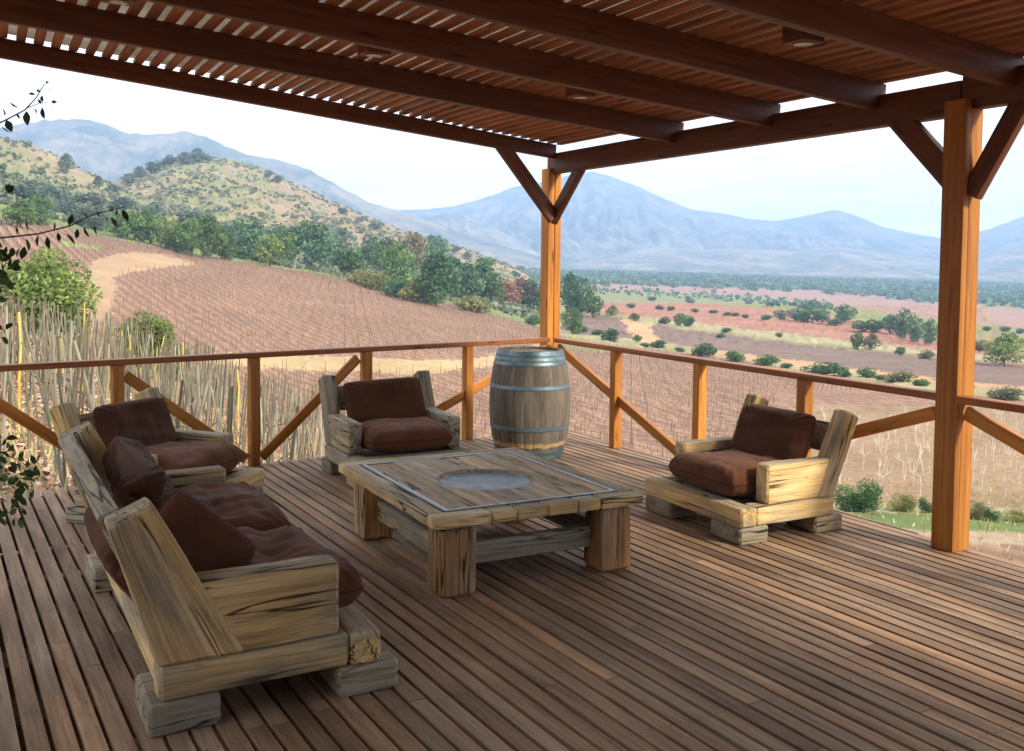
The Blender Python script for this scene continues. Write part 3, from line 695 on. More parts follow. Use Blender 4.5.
def seat_frame(t, W, Dp, zb, zt, arm_t, post, foot, timb, front_ext=0., feet_x=None, armt=.115, tpw=1.):
    """local frame: x across, y backward, front edge at y=0"""
    hw = W / 2; th = zt - zb; zm = (zb + zt) / 2; wb = .012 if W > 1.5 else .009
    def B(name, A, Bp, w, h, side, mat=timb, **k):
        k.setdefault('bev', .014); k.setdefault('seg', 10)
        mb = MB(); mb.beam(A, Bp, w, h, side=side, wob=wb * .5, nd=3, **k); return mb.build(name, mat, t)
    fb = .13
    B('front_beam', (-hw - .015, fb / 2, zm), (hw + .015, fb / 2, zm), fb, th, (0, 1, 0))
    for s in (-1, 1):
        B('side_beam', (s * (hw - .065), fb + .002, zm), (s * (hw - .065), Dp, zm), .13, th - .004, (1, 0, 0))
    B('rear_beam', (-hw + .135, Dp - .07, zm), (hw - .135, Dp - .07, zm), .12, th - .012, (0, 1, 0))
    mb = MB()
    for i in range(5):
        y = fb + .03 + (i + .5) * (Dp - fb - .2) / 5; mb.beam((-hw + .13, y, zm + .01), (hw - .13, y, zm + .01), .10, .03, side=(0, 1, 0), bev=.004, seg=2)
    mb.build('seat_slats', timb, t)
    fh_ = foot[0]; fx = foot[1]
    for s in (-1, 1):
        for (ya, yb) in foot[2]:
            B('foot', (s * (hw - fx / 2 + foot[3]), ya, zb - fh_ / 2 - .001), (s * (hw - fx / 2 + foot[3]), yb, zb - fh_ / 2 - .001), fx, fh_, (1, 0, 0), mat=MT['timber_grey'])
    y0, y1, x0, zA = arm_t
    y1 = post[0] + post[2] * (zA - zt) / 2 + (.055 if W > 1.5 else .03)
    py0, py1, lean, ztop, pw = post
    for s in (-1, 1):
        B('armrest', (s * (hw - x0 - .008 - armt / 2), y0, (zt + zA) / 2), (s * (hw - x0 - .008 - armt / 2), y1, (zt + zA) / 2), armt, zA - zt, (1, 0, 0), cutB=(0, 1, -lean))
        A = Vector((s * (hw - x0 - pw / 2), (py0 + py1) / 2, zt - .002)); d = Vector((0, lean, 1)).normalized(); L = (ztop - zt) / d.z
        wd = (py1 - py0) * d.z
        B('back_post', A, A + d * L, wd, pw, (0, 1, -lean), cutA=(0, 0, 1), taperw=tpw, seg=14)
def chair(label, loc, rz, seed, timb, seat_col=None, tw=0.):
    random.seed(seed)
    t = thing('armchair', label, 'armchair', loc, rz, 'armchairs of heavy weathered timber round the table')
    W = 1.0
    seat_frame(t, W, .80, .11, .23, (.235, .80, .012, .478), (.655, .80, .44, .765, .12), (.109, .29, ((0.0, .235), (.63, .88)), .0), timb)
    # plank across the back between the posts
    lean = .44; d = Vector((0, lean, 1)).normalized(); nrm = Vector((0, 1, -lean)).normalized()
    for (za, h, off) in ((.585, .20, .0),):
        c = Vector((0, .745, .23)) + Vector((0, lean, 1)) * (za - .23) + nrm * off
        mb = MB(); mb.beam(c + Vector((-.37, 0, 0)), c + Vector((.37, 0, 0)), .055, h, side=nrm, bev=.008, seg=8, wob=.003); mb.build('back_plank', timb, t)
    pillow(.725, .62, .23, seed + 1, TR(0, .365, .338, .0, tw * .3, 0), wr=.020, puff=.44, sag=.0).build('seat_cushion', MT['fabric'], t, 80)
    an = math.atan2(1, lean)
    m4 = TR(0, .70, .55, an, 0, 0) @ Matrix.Rotation(tw, 4, 'Z')
    pillow(.70, .42, .16, seed + 2, m4, wr=.018, puff=.4).build('back_cushion', MT['fabric'], t, 80)
    return t
chair('weathered timber armchair with brown cushions on the right, in front of the right railing', (4.10, 5.175, 0), -pi / 2, 101, MT['timber'])
chair('grey timber armchair between the table and the left railing, left of the barrel', (2.955, 7.09, 0), 0., 203, MT['timber_grey'], tw=.03)
chair('weathered timber armchair turned diagonally in the left corner behind the sofa', (1.41, 6.79, 0), math.radians(43.5), 307, MT['timber'], tw=-.02)
# sofa
random.seed(55)
sofa = thing('sofa', 'long weathered timber sofa with brown cushions in the left foreground', 'sofa', (1.385, 4.79, 0), pi / 2 + .015)
Ws = 2.1
seat_frame(sofa, Ws, .86, .122, .256, (.17, .86, .0, .553), (.545, .86, .437, .83, .155), (.121, .34, ((-.075, .18), (.64, .90)), .012), MT['timber'], armt=.13, tpw=.58)
lean = .437; nrm = Vector((0, 1, -lean)).normalized()
c = Vector((0, .77, .256)) + Vector((0, lean, 1)) * .46
mb = MB(); mb.beam(c + Vector((-Ws / 2 + .158, 0, 0)), c + Vector((Ws / 2 - .158, 0, 0)), .085, .20, side=nrm, bev=.012, seg=16, wob=.006, nd=3); mb.build('back_plank', MT['timber_grey'], sofa)
def fold1(u, v): return .018 * math.sin(9 * v + 2.2 * u) * (1 - u * u)
pillow(.92, .70, .24, 61, TR(-.46, .345, .37, .02, .02, .02), wr=.028, fold=fold1).build('seat_cushion', MT['fabric'], sofa, 80)
pillow(.92, .70, .25, 62, TR(.46, .36, .38, .0, -.02, -.03), wr=.028).build('seat_cushion', MT['fabric'], sofa, 80)
an = math.atan2(1, lean)
def fold2(u, v): return .03 * math.sin(7 * v - 3 * u)
pillow(.92, .42, .19, 64, TR(.42, .70, .585, an + .1, 0, .0) @ Matrix.Rotation(.06, 4, 'Z'), wr=.03, fold=fold2).build('back_cushion', MT['fabric'], sofa, 80)
pillow(.86, .46, .20, 64, TR(-.35, .84, .47, an - .25, 0, 0), wr=.02).build('back_cushion', MT['fabric'], sofa, 80)
pm = pillow(.43, .43, .14, 65, Matrix.Identity(4), wr=.012).build('throw_cushion', MT['fabric'], None, 80)
pm.location = (.70, 4.03, .545); pm.rotation_euler = (Matrix.Rotation(math.radians(10), 3, 'Z') @ Matrix.Rotation(math.radians(72), 3, 'X') @ Matrix.Rotation(math.radians(-43), 3, 'Z')).to_euler(); THROW = pm
tag(pm, 'square brown cushion leaning on its corner inside the near arm of the sofa', 'cushion')
# table
random.seed(5)
X0, X1, Y0, Y1 = 2.0, 3.30, 4.575, 6.13; zt = .437; zb = .374
tb = thing('fire_pit_table', 'low square weathered timber table with a round sunken metal dish', 'table', ((X0 + X1) / 2, (Y0 + Y1) / 2, 0)); TO = tb.location.copy()
def tbm(name, mat, A, B, w, h, side, **k):
    k.setdefault('bev', .010); mb = MB(); mb.beam(Vector(A) - TO, Vector(B) - TO, w, h, side=side, nd=3, **k); return mb.build(name, mat, tb)
fw = .105; zm = (zt + zb) / 2
# outer frame: short cross blocks along the near and far edge, long boards at the sides
mb = MB(); x = X0
for w in (.33, .15, .19, .19, .15, .29):
    mb.beam(Vector((x + .001, Y0 + fw / 2, zm)) - TO, Vector((x + w - .001, Y0 + fw / 2, zm)) - TO, fw, zt - zb, side=(0, 1, 0), bev=.009, seg=4, wob=.004, nd=3)
    x += w
x = X0
for w in (.4, .5, .4):
    mb.beam(Vector((x + .001, Y1 - fw / 2, zm)) - TO, Vector((x + w - .001, Y1 - fw / 2, zm)) - TO, fw, zt - zb, side=(0, 1, 0), bev=.009, seg=4, wob=.004, nd=3); x += w
for xx in (X0 + fw / 2, X1 - fw / 2): mb.beam(Vector((xx, Y0 + fw + .001, zm)) - TO, Vector((xx, Y1 - fw - .001, zm)) - TO, fw, zt - zb, side=(1, 0, 0), bev=.009, seg=12, wob=.005, nd=3)
mb.build('top_frame', MT['timber'], tb)
# steel strip inlay
mb = MB(); ml = MB(); i0 = fw + .001
for (sw, M_, off) in ((.020, mb, 0), (.006, ml, .0205), (.010, mb, .027)):
    o = i0 + off; xa, xb, ya, yb = X0 + o, X1 - o, Y0 + o, Y1 - o; z = zt - .004
    for A, B, sd in (((xa, ya + sw / 2, z), (xb, ya + sw / 2, z), (0, 1, 0)), ((xa, yb - sw / 2, z), (xb, yb - sw / 2, z), (0, 1, 0)), ((xa + sw / 2, ya + sw, z), (xa + sw / 2, yb - sw, z), (1, 0, 0)), ((xb - sw / 2, ya + sw, z), (xb - sw / 2, yb - sw, z), (1, 0, 0))):
        M_.beam(Vector(A) - TO, Vector(B) - TO, sw, .012 + (.003 if M_ is ml else 0), side=sd, bev=.001, seg=1, nd=0)
mb.build('inlaid_strip', MT['steel'], tb); ml.build('bright_strip', MT['steel_l'], tb)
# inner top boards with a round hole cut through them (fan of quads round the hole per board)
HX, HY, HR = 2.65, 5.30, .292
ia = i0 + .038; xa, xb, ya, yb = X0 + ia, X1 - ia, Y0 + ia, Y1 - ia
edges = [xa]; 
for w in (.18, .165, .165, .09, .165, .16): edges.append(edges[-1] + w)
edges = [e for e in edges if e < xb - .05] + [xb]
mb = MB()
for k in range(len(edges) - 1):
    a, b = edges[k] + .0015, edges[k + 1] - .0015; nseg = 8
    xs = [a + (b - a) * i / nseg for i in range(nseg + 1)]
    off = random.uniform(0, 40); r = random.random()
    zt_ = zt - .001 + random.uniform(-.0015, .0015)
    for side_ in (-1, 1):
        vs = []; gs = []; 
        for x in xs:
            q = HR * HR - (x - HX) ** 2; h = math.sqrt(q) if q > 0 else 0.
            yi = HY + side_ * h; yo = ya if side_ < 0 else yb
            for j in range(7):
                y = yi + (yo - yi) * j / 6
                for z in (zt_, zt - .055): vs.append(Vector((x, y, z)) - TO); gs.append((y + off, x + off, z))
        fs = []; nc = 14
        for i in range(nseg):
            for j in range(6):
                a0 = i * nc + j * 2; q = (a0, a0 + nc, a0 + nc + 2, a0 + 2); fs.append(q if side_ > 0 else q[::-1]); 
            a0 = i * nc; q = (a0 + 1, a0 + nc + 1, a0 + nc, a0); fs.append(q if side_ > 0 else q[::-1])
        for i, fl in ((0, 0), (nseg, 1)):
            for j in range(6):
                a0 = i * nc + j * 2; q = (a0, a0 + 2, a0 + 3, a0 + 1); fs.append(q if (side_ > 0) != bool(fl) else q[::-1])
        mb.add(vs, fs, gs, r)
mb.build('top_boards', MT['tabletop'], tb, smooth=0)
mb = MB(); mb.lathe([(HR - .003, -.002), (HR - .003, -.05), (HR - .022, -.05), (HR - .022, -.012)][::-1], 64, center=(HX - TO.x, HY - TO.y, zt), closed=True); mb.build('hole_lining', MT['timber'], tb)
mb = MB(); mb.lathe([(.001, -.034), (.1, -.033), (.2, -.029), (HR - .035, -.022), (HR - .024, -.014), (HR - .021, -.014), (HR - .03, -.034), (.1, -.045), (.001, -.046)], 64, center=(HX - TO.x, HY - TO.y, zt)); mb.build('metal_dish', MT['dish'], tb)
lw = .20
for (x, y) in ((2.155, 4.70), (3.135, 4.70), (2.155, 5.89), (3.135, 5.89)):
    tbm('leg', MT['timber_warm'], (x, y, 0), (x, y, zb - .001), lw, lw, (1, 0, 0), bev=.02, seg=10, wob=.008)
for y in (4.73, 5.86): tbm('stretcher', MT['timber_grey'], (2.256, y, .19), (3.034, y, .19), .06, .12, (0, 1, 0), seg=8, wob=.003)
for x in (2.17, 3.12): tbm('stretcher', MT['timber_grey'], (x, 4.801, .19), (x, 5.789, .19), .06, .12, (1, 0, 0), seg=8, wob=.003)
# barrel
bar = thing('wine_barrel', 'old oak wine barrel with galvanised hoops standing in the railing corner', 'barrel', (4.335, 7.785, 0))
HB = .96
def br(z): t = (z / HB) * 2 - 1; return .292 + .074 * (1 - abs(t) ** 2.1)
mb = MB(); ns = 26; ang = 0; ws = [random.uniform(.75, 1.25) for _ in range(ns)]; tw_ = sum(ws)
for w in ws:
    da = 2 * pi * w / tw_; vs = []; gs = []; fs = []; off = random.uniform(0, .0) ; o2 = random.uniform(0, 40); ncol = 5; nz = 24
    for j in range(nz + 1):
        z = HB * j / nz
        for i in range(ncol + 1):
            a = ang + da * i / ncol; edg = (i in (0, ncol)); r = br(z) - (.004 if edg else 0)
            vs.append((r * math.cos(a), r * math.sin(a), z)); gs.append((z, o2 + a * .36, o2))
    for j in range(nz):
        for i in range(ncol): b0 = j * (ncol + 1) + i; fs.append((b0, b0 + 1, b0 + ncol + 2, b0 + ncol + 1))
    # chime rim, top inside
    b0 = len(vs)
    for i in range(ncol + 1):
        a = ang + da * i / ncol
        for (r, z) in ((br(HB) - .004, HB), (br(HB) - .022, HB), (br(HB) - .024, HB - .03)): vs.append((r * math.cos(a), r * math.sin(a), z)); gs.append((z, o2 + a * .36, o2))
    for i in range(ncol):
        for k in range(2): q = b0 + i * 3 + k; fs.append((q, q + 3, q + 4, q + 1))
    mb.add(vs, fs, gs, random.random()); ang += da
mb.build('staves', MT['stave'], bar, 50)
mb = MB(); rr = br(HB) - .0235; nb = 7
for k in range(nb):
    x0 = -rr + 2 * rr * k / nb + .0012; x1 = -rr + 2 * rr * (k + 1) / nb - .0012; top = []; 
    for i in range(7): x = x0 + (x1 - x0) * i / 6; top.append((x, math.sqrt(max(0, rr * rr - x * x))))
    pl = top + [(x, -y) for x, y in reversed(top)]; z = HB - .026; n = len(pl)
    vs = [(x, y, z) for x, y in pl] + [(x, y, z - .02) for x, y in pl]; fs = [tuple(range(n - 1, -1, -1)), tuple(range(n, 2 * n))] + [(i, (i + 1) % n, (i + 1) % n + n, i + n) for i in range(n)]
    mb.add(vs, fs, [(y + 3 * k + 1, x, z) for x, y, z in vs])
mb.build('barrel_head', MT['stave'], bar, 0)
for (za, zb_) in ((.918, .959), (.875, .912), (.835, .869), (.625, .662), (.262, .300), (.0, .055), (.058, .09)):
    n = 6; prof = []
    for i in range(n + 1): z = za + (zb_ - za) * i / n; prof.append((br(z) + .0035 + (.0006 * math.sin(i)), z))
    prof = prof + [(br(zb_) - .001, zb_ + .0005)] ; prof = [(br(za) - .001, za - .0005)] + prof
    mb = MB(); mb.lathe(prof, 72); mb.build('hoop', MT['hoop'], bar, 30)
# ---------------------------------------------------------------- vegetation
def leafquads(P, size, rs, up=.35, asp=1.7):
    """one small quad per point; P (n,3); size scalar or (n,)"""
    n = len(P); a = rs.normal(size=(n, 3)); a /= np.linalg.norm(a, axis=1)[:, None]
    b = rs.normal(size=(n, 3)); b[:, 2] += up; b -= a * (a * b).sum(1)[:, None]; b /= np.linalg.norm(b, axis=1)[:, None]
    s = (size * rs.uniform(.6, 1.3, n))[:, None] if np.isscalar(size) else (size * rs.uniform(.6, 1.3, n))[:, None]
    A = a * s * .5; B = b * s * .5 * asp
    V = np.stack([P - A * .3 - B, P + A - B * .1, P + A * .2 + B, P - A + B * .1], 1).reshape(-1, 3)
    return V, np.arange(4 * n).reshape(-1, 4)
def crown(name, seed, n, leaf, nc=16, rx=.5, z0=.18, z1=1., shape='round', mat=None):
    rs = np.random.RandomState(seed); cs = []; rr = []
    for i in range(nc):
        a = rs.uniform(0, 2 * pi); h = rs.uniform(0, 1)
        prof = {'round': math.sin(pi * (h * .82 + .12)) ** .8, 'low': math.sin(pi * (h * .6 + .2)) ** .6, 'tall': math.sin(pi * (h * .85 + .1)) ** .7 * .8, 'spread': (.45 + .6 * h) if h < .8 else .7}[shape]
        r = rx * prof * rs.uniform(.35, .8); cs.append((r * math.cos(a), r * math.sin(a), z0 + (z1 - z0) * (.12 + .78 * h) * (.85 if shape == 'low' else 1))); rr.append(rs.uniform(.11, .22) * (1.15 - .35 * h) * (1.55 if shape == 'low' else 1.12))
    cs = np.array(cs); rr = np.array(rr); k = rs.choice(nc, n, p=rr ** 2 / (rr ** 2).sum())
    d = rs.normal(size=(n, 3)); d /= np.linalg.norm(d, axis=1)[:, None]; d[:, 2] *= .8
    P = cs[k] + d * (rr[k] * rs.uniform(.55, 1.12, n) ** .6)[:, None]
    P[:, 2] = np.maximum(P[:, 2], z0 * .5 + .01)
    V, F = leafquads(P, leaf, rs)
    cr = rs.uniform(.2, .75, nc)[k]; rnd = np.clip(cr + rs.normal(0, .13, n), 0, 1)
    return fastmesh(name, V, F, MT['leaf'] if mat is None else mat, rnd=rnd), cs, rr
def trunkmesh(name, seed, cs, r0=.03, n=5, h0=.35):
    random.seed(seed); mb = MB(); top = Vector((random.uniform(-.03, .03), random.uniform(-.03, .03), h0))
    mb.tube([(0, 0, -.06), (random.uniform(-.01, .01), 0, h0 * .5), top], [r0 * 1.3, r0, r0 * .75], 7)
    for c in sorted(cs.tolist(), key=lambda c: random.random())[:n]:
        c = Vector(c); m = top.lerp(c, .5) + Vector((random.uniform(-.04, .04), random.uniform(-.04, .04), -.02)); st = Vector((0, 0, h0 * random.uniform(.5, 1)))
        mb.tube([st, m, c], [r0 * .6, r0 * .4, r0 * .15], 5)
    return mb.mesh(name, MT['bark'])
PROTO = {}
for nm, shape, n, leaf, nc, rx in (('r1', 'round', 1500, .05, 18, .46), ('r2', 'round', 1500, .05, 22, .5), ('r3', 'round', 1400, .05, 14, .42), ('t1', 'tall', 1300, .05, 16, .42), ('s1', 'spread', 1300, .05, 15, .6), ('b1', 'low', 1500, .07, 26, .55), ('b2', 'low', 1500, .07, 30, .66),
                                   ('n1', 'round', 9000, .026, 34, .52), ('n2', 'low', 7000, .028, 26, .62), ('w1', 'spread', 420, .05, 14, .5)):
    bush = shape == 'low'
    me, cs, rr = crown('crown', sum(map(ord, nm)) * 7 + n, n, leaf, nc, rx, .0 if bush else (.14 if nm in ('n1', 's1', 'w1') else .05), 1., shape)
    PROTO[nm] = (me, trunkmesh('trunk', len(PROTO) + 5, cs, .022 if nm[0] != 'n' else .018, 6 if nm[0] != 'n' else 12, .12 if bush else .34))
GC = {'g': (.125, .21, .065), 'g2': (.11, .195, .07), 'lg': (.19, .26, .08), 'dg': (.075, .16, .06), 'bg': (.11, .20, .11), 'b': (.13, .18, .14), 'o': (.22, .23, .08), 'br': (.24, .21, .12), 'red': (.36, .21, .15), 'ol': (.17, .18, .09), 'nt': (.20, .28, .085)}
CN = {'g': 'green', 'g2': 'mid green', 'lg': 'light green', 'dg': 'dark green', 'bg': 'bluish green', 'b': 'hazy grey-green', 'o': 'olive', 'br': 'brownish', 'red': 'bare reddish', 'ol': 'dull olive'}
def hit(x, y, d0=14):
    d = d0
    while d < 3000:
        r, z = rd(x, y, d); wx, wy = W(r, d)
        if z <= gz(wx, wy): return d
        d *= 1.012
    return 2900
NTREE = 0
def plant(x, y, hpx, wpx, ck, proto, name, label, cat, group=None, d=None, d0=14, parts=True):
    global NTREE; NTREE += 1
    d = d or hit(x, y, d0); r, z = rd(x, y, d); wx, wy = W(r, d); z = gz(wx, wy); H = hpx * d / CF; Wd = wpx * d / CF
    cm, tm = PROTO[proto]; bx = {'r1': .92, 'r2': 1.0, 'r3': .84, 't1': .68, 's1': 1.1, 'b1': 1.15, 'b2': 1.35, 'n1': 1.0, 'n2': 1.15, 'w1': .95}[proto]
    t = thing(name, label, cat, (wx, wy, z - .02 * H), random.uniform(0, 6.28), group); t.scale = (Wd / bx, Wd / bx, H)
    c = link('crown' if cat == 'tree' else 'foliage', cm, t); k = random.uniform(.85, 1.18); c.color = (GC[ck][0] * k, GC[ck][1] * k, GC[ck][2] * k, 1)
    if parts: b = link('trunk' if cat == 'tree' else 'stem', tm, t); b.color = (.16, .12, .09, 1) if ck != 'red' else (.3, .24, .2, 1)
    return t
random.seed(77)
GB = 'trees of the belt between vineyard and dry hills'
belt = [(20, 224, 24, 34, 'g', 'r1'), (38, 222, 28, 34, 'g2', 'r2'), (62, 216, 20, 30, 'b', 'b1'), (85, 224, 20, 26, 'b', 'r3'), (100, 228, 22, 24, 'b', 'r1'), (118, 234, 24, 26, 'g', 'r2'), (135, 238, 30, 26, 'g', 'r3'), (150, 241, 30, 28, 'g2', 'r1'), (165, 245, 30, 28, 'lg', 'r2'),
        (180, 249, 28, 26, 'g', 't1'), (192, 252, 36, 30, 'g', 'r3'), (208, 256, 38, 34, 'g', 'r1'), (225, 257, 30, 26, 'g2', 'r2'), (243, 256, 38, 28, 'bg', 't1'), (258, 259, 36, 30, 'bg', 'r1'), (270, 264, 32, 26, 'lg', 'r3'), (284, 262, 34, 28, 'g', 'r2'), (293, 254, 26, 28, 'dg', 'r1'), (306, 256, 36, 28, 'dg', 't1'),
        (320, 268, 42, 38, 'bg', 'r1'), (334, 266, 28, 26, 'bg', 'r2'), (350, 275, 30, 28, 'g2', 'r3'), (386, 270, 30, 32, 'g2', 'r1'), (372, 262, 26, 26, 'bg', 'r2'), (340, 250, 20, 24, 'b', 'r1'), (398, 288, 44, 38, 'g', 'r2'), (452, 296, 42, 34, 'dg', 'r3'), (468, 300, 36, 32, 'bg', 'r1'), (481, 300, 42, 32, 'dg', 't1'), (492, 303, 30, 26, 'g2', 'r2'),
        (530, 310, 32, 26, 'bg', 'r3'), (421, 272, 34, 30, 'g2', 'r1'), (438, 268, 30, 30, 'bg', 'r2'), (276, 238, 16, 26, 'b', 'b1'), (230, 236, 18, 26, 'b', 'b1'), (190, 226, 18, 28, 'b', 'b2'), (205, 232, 20, 24, 'g2', 'r3'), (150, 218, 18, 26, 'b', 'b1'), (120, 210, 16, 30, 'b', 'b2'), (90, 204, 14, 26, 'b', 'b1'), (55, 200, 16, 30, 'b', 'b2'), (25, 198, 18, 30, 'b', 'b1')]
for (x, y, h, w_, ck, pr) in belt:
    y2 = y + 3
    plant(x, y2, h * 1.12, w_ * 1.12, ck, pr, 'broadleaf_tree', CN[ck] + ' tree in the belt between the brown vineyard and the dry hills', 'tree', GB, d0=150)
plant(436, 306, 52, 48, 'dg', 'r1', 'broadleaf_tree', 'largest dark green tree at the upper edge of the vineyard left of the corner post', 'tree', d0=150)
plant(412, 276, 48, 36, 'br', 's1', 'broadleaf_tree', 'tall brownish thin-crowned tree rising above the belt left of the corner post', 'tree', d0=150)
plant(505, 306, 30, 28, 'red', 'r3', 'bare_tree', 'bare reddish tree left of the corner post, the left one of two', 'tree', d0=150)
plant(519, 308, 30, 30, 'red', 'r1', 'bare_tree', 'bare reddish tree nearer the corner post, the right one of two', 'tree', d0=150)
for (x, y, h, w_, ck, lab) in ((362, 286, 18, 26, 'o', 'leftmost of the olive bushes bordering the upper vineyard edge'), (376, 291, 22, 30, 'o', 'second olive bush from the left at the upper vineyard edge'), (396, 297, 20, 30, 'dg', 'dark bush between the olive bushes at the upper vineyard edge'), (418, 303, 24, 34, 'o', 'big rounded olive bush just left of the largest dark tree'), (474, 312, 18, 34, 'o', 'olive bush right of the largest dark tree by the vineyard'), (532, 325, 10, 16, 'dg', 'dark bush just left of the corner post above the rail')):
    plant(x, y, h, w_, ck, 'b1', 'bush', lab, 'bush', d0=150)
for (x, y, h, w_, ck, pr, lab) in ((570, 316, 42, 26, 'dg', 'r1', 'dark green tree right beside the corner post'), (581, 317, 40, 34, 'g2', 'r2', 'big green tree just right of the corner post'), (593, 318, 26, 22, 'g', 'r3', 'lower green tree at the right end of the group beside the corner post'), (572, 334, 26, 26, 'g', 'r2', 'bright green tree in front of the group beside the corner post')):
    plant(x, y, h, w_, ck, pr, 'broadleaf_tree', lab, 'tree', d0=150)
GC_ = 'trees on the crest of the dry hills'
for (x, y, h, w_) in ((66, 176, 20, 16), (98, 190, 14, 10), (112, 196, 10, 18), (128, 186, 12, 18), (140, 180, 12, 16), (152, 174, 13, 17), (162, 170, 12, 15), (171, 168, 14, 15), (183, 165, 13, 16), (196, 163, 14, 20), (207, 164, 10, 18), (268, 180, 10, 10), (277, 184, 8, 10), (342, 215, 7, 12), (360, 224, 8, 14), (375, 230, 7, 16), (432, 246, 10, 14), (440, 249, 12, 10), (455, 254, 8, 16), (467, 260, 8, 12), (487, 266, 8, 18), (515, 277, 6, 12)):
    lab = 'lone hazy tree standing on the ridge line of the left hill' if x == 66 else 'hazy tree on the skyline crest of the dry hills'
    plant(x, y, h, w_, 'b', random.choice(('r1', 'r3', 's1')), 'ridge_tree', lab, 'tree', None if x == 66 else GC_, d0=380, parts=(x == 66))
# plain
for (x, y, h, w_, ck, pr, lab) in ((610, 341, 14, 20, 'dg', 'b2', 'dark green bush above the rail, first right of the corner post'), (637, 343, 9, 10, 'g', 'r3', 'small round green bush above the rail by the tan track'), (658, 348, 8, 18, 'dg', 'b2', 'low dark bush above the rail between two larger ones'), (703, 357, 15, 24, 'dg', 'b1', 'dark rounded bush above the rail near the second railing post'), (735, 362, 12, 22, 'g2', 'b2', 'spreading green bush above the rail, middle of three'), (766, 366, 12, 24, 'g', 'b1', 'fresh green bush just above the rail right of the middle'),
        (824, 375, 14, 42, 'dg', 'b1', 'widest dark bush above the rail left of the thick post'), (867, 378, 12, 18, 'dg', 'b1', 'small dark bush above the rail between two wide bushes'), (899, 382, 12, 36, 'o', 'b2', 'wide flat olive bush above the rail near the thick post'),
        (858, 350, 20, 15, 'g', 'r3', 'slim green tree in front of the red field'), (871, 351, 17, 16, 'ol', 'r1', 'dull tree touching the slim green tree by the red field'), (901, 356, 10, 12, 'dg', 'r3', 'small dark tree on the red field edge left of the thick post'), (926, 359, 10, 15, 'ol', 'b1', 'small dull bush on the field edge beside the thick post'),
        (1004, 366, 33, 44, 'lg', 'r1', 'big round light green tree right of the thick post'), (980, 352, 12, 16, 'ol', 'b1', 'low dull bush left of the big round tree'), (680, 327, 15, 14, 'g', 'r3', 'green tree standing alone in the red field'), (688, 327, 12, 12, 'dg', 'b1', 'dark bush joined to the lone tree in the red field'), (664, 324, 8, 12, 'ol', 'b1', 'low bush left of the lone tree in the red field'),
        (634, 322, 9, 12, 'ol', 'r3', 'dull bush at the head of the tan track'), (612, 317, 11, 14, 'lg', 'r1', 'pale green tree at the left end of the red field')):
    cat = 'tree' if 'tree' in lab.split(' ')[1:4] or ' tree' in lab[:24] else 'bush'
    plant(x, y, h, w_, ck, pr, 'tree' if cat == 'tree' else 'bush', lab, cat, d0=150)
GP = 'trees of the hedgerow between the far fields'
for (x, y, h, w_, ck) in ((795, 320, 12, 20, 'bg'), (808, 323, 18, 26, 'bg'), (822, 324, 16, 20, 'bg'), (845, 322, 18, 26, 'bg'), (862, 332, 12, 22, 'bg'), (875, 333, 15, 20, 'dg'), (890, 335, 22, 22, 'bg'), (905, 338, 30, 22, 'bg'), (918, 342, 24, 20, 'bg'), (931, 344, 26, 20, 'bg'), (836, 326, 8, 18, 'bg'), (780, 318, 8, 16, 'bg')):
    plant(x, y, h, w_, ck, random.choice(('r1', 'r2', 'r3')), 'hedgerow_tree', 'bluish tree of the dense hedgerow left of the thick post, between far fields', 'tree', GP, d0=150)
GS = 'small dark bushes dotted along the red fields'
for (x, y, h, w_) in ((631, 308, 5, 9), (660, 310, 5, 9), (671, 311, 5, 8), (695, 313, 4, 8), (713, 314, 4, 9), (727, 316, 4, 8), (735, 317, 4, 8), (745, 318, 4, 7), (766, 320, 6, 11), (782, 320, 4, 7), (779, 337, 5, 7), (987, 331, 5, 8), (1005, 332, 6, 10), (1020, 334, 6, 8), (652, 301, 5, 9), (690, 303, 6, 9), (720, 338, 5, 9), (726, 333, 5, 10), (581, 332, 7, 16), (597, 335, 6, 12), (645, 347, 5, 10), (680, 352, 5, 10), (786, 369, 6, 12), (845, 377, 6, 12), (880, 380, 6, 12), (920, 386, 8, 16)):
    plant(x, y, h, w_, 'dg', 'b1', 'field_bush', 'one of many small dark bushes dotted along the edges of the red fields', 'bush', GS, d0=150, parts=False)
# slope below the deck, right
for (x, y, h, w_, ck, lab) in ((858, 512, 36, 46, 'dg', 'largest dark bush below the deck, right behind the right armchair'), (902, 512, 18, 28, 'o', 'olive bush below the deck left of the thick post'), (926, 514, 17, 15, 'dg', 'small dark bush below the deck touching the thick post on its left'), (975, 520, 20, 20, 'ol', 'brownish bush below the deck just right of the thick post'), (991, 522, 16, 16, 'dg', 'dark bush below the deck, second right of the thick post'), (1017, 522, 12, 26, 'o', 'olive bush below the deck at the right picture edge')):
    plant(x, y, h, w_, ck, 'n2', 'bush', lab, 'bush', d0=25)
for (x, y, h, w_, d_) in ((960, 387, 16, 26, None), (1005, 392, 14, 40, None)):
    plant(x, y + 8, h, w_, 'ol', 'b2', 'bush', 'dull bush at the head of the bare vine slope, ' + ('left' if x < 1000 else 'right') + ' one right of the post', 'bush', d0=60)
# behind the stakes
plant(48, 345, 98, 96, 'nt', 'n1', 'broadleaf_tree', 'leafy green tree just behind the vine stakes at the far left', 'tree', d=58)
plant(146, 365, 62, 56, 'lg', 'n1', 'broadleaf_tree', 'light green shrubby tree behind the stakes, right of the leafy tree', 'tree', d=50)
plant(172, 362, 42, 30, 'g', 'n2', 'bush', 'small green bush adjoining the light green tree behind the stakes', 'bush', d=50)
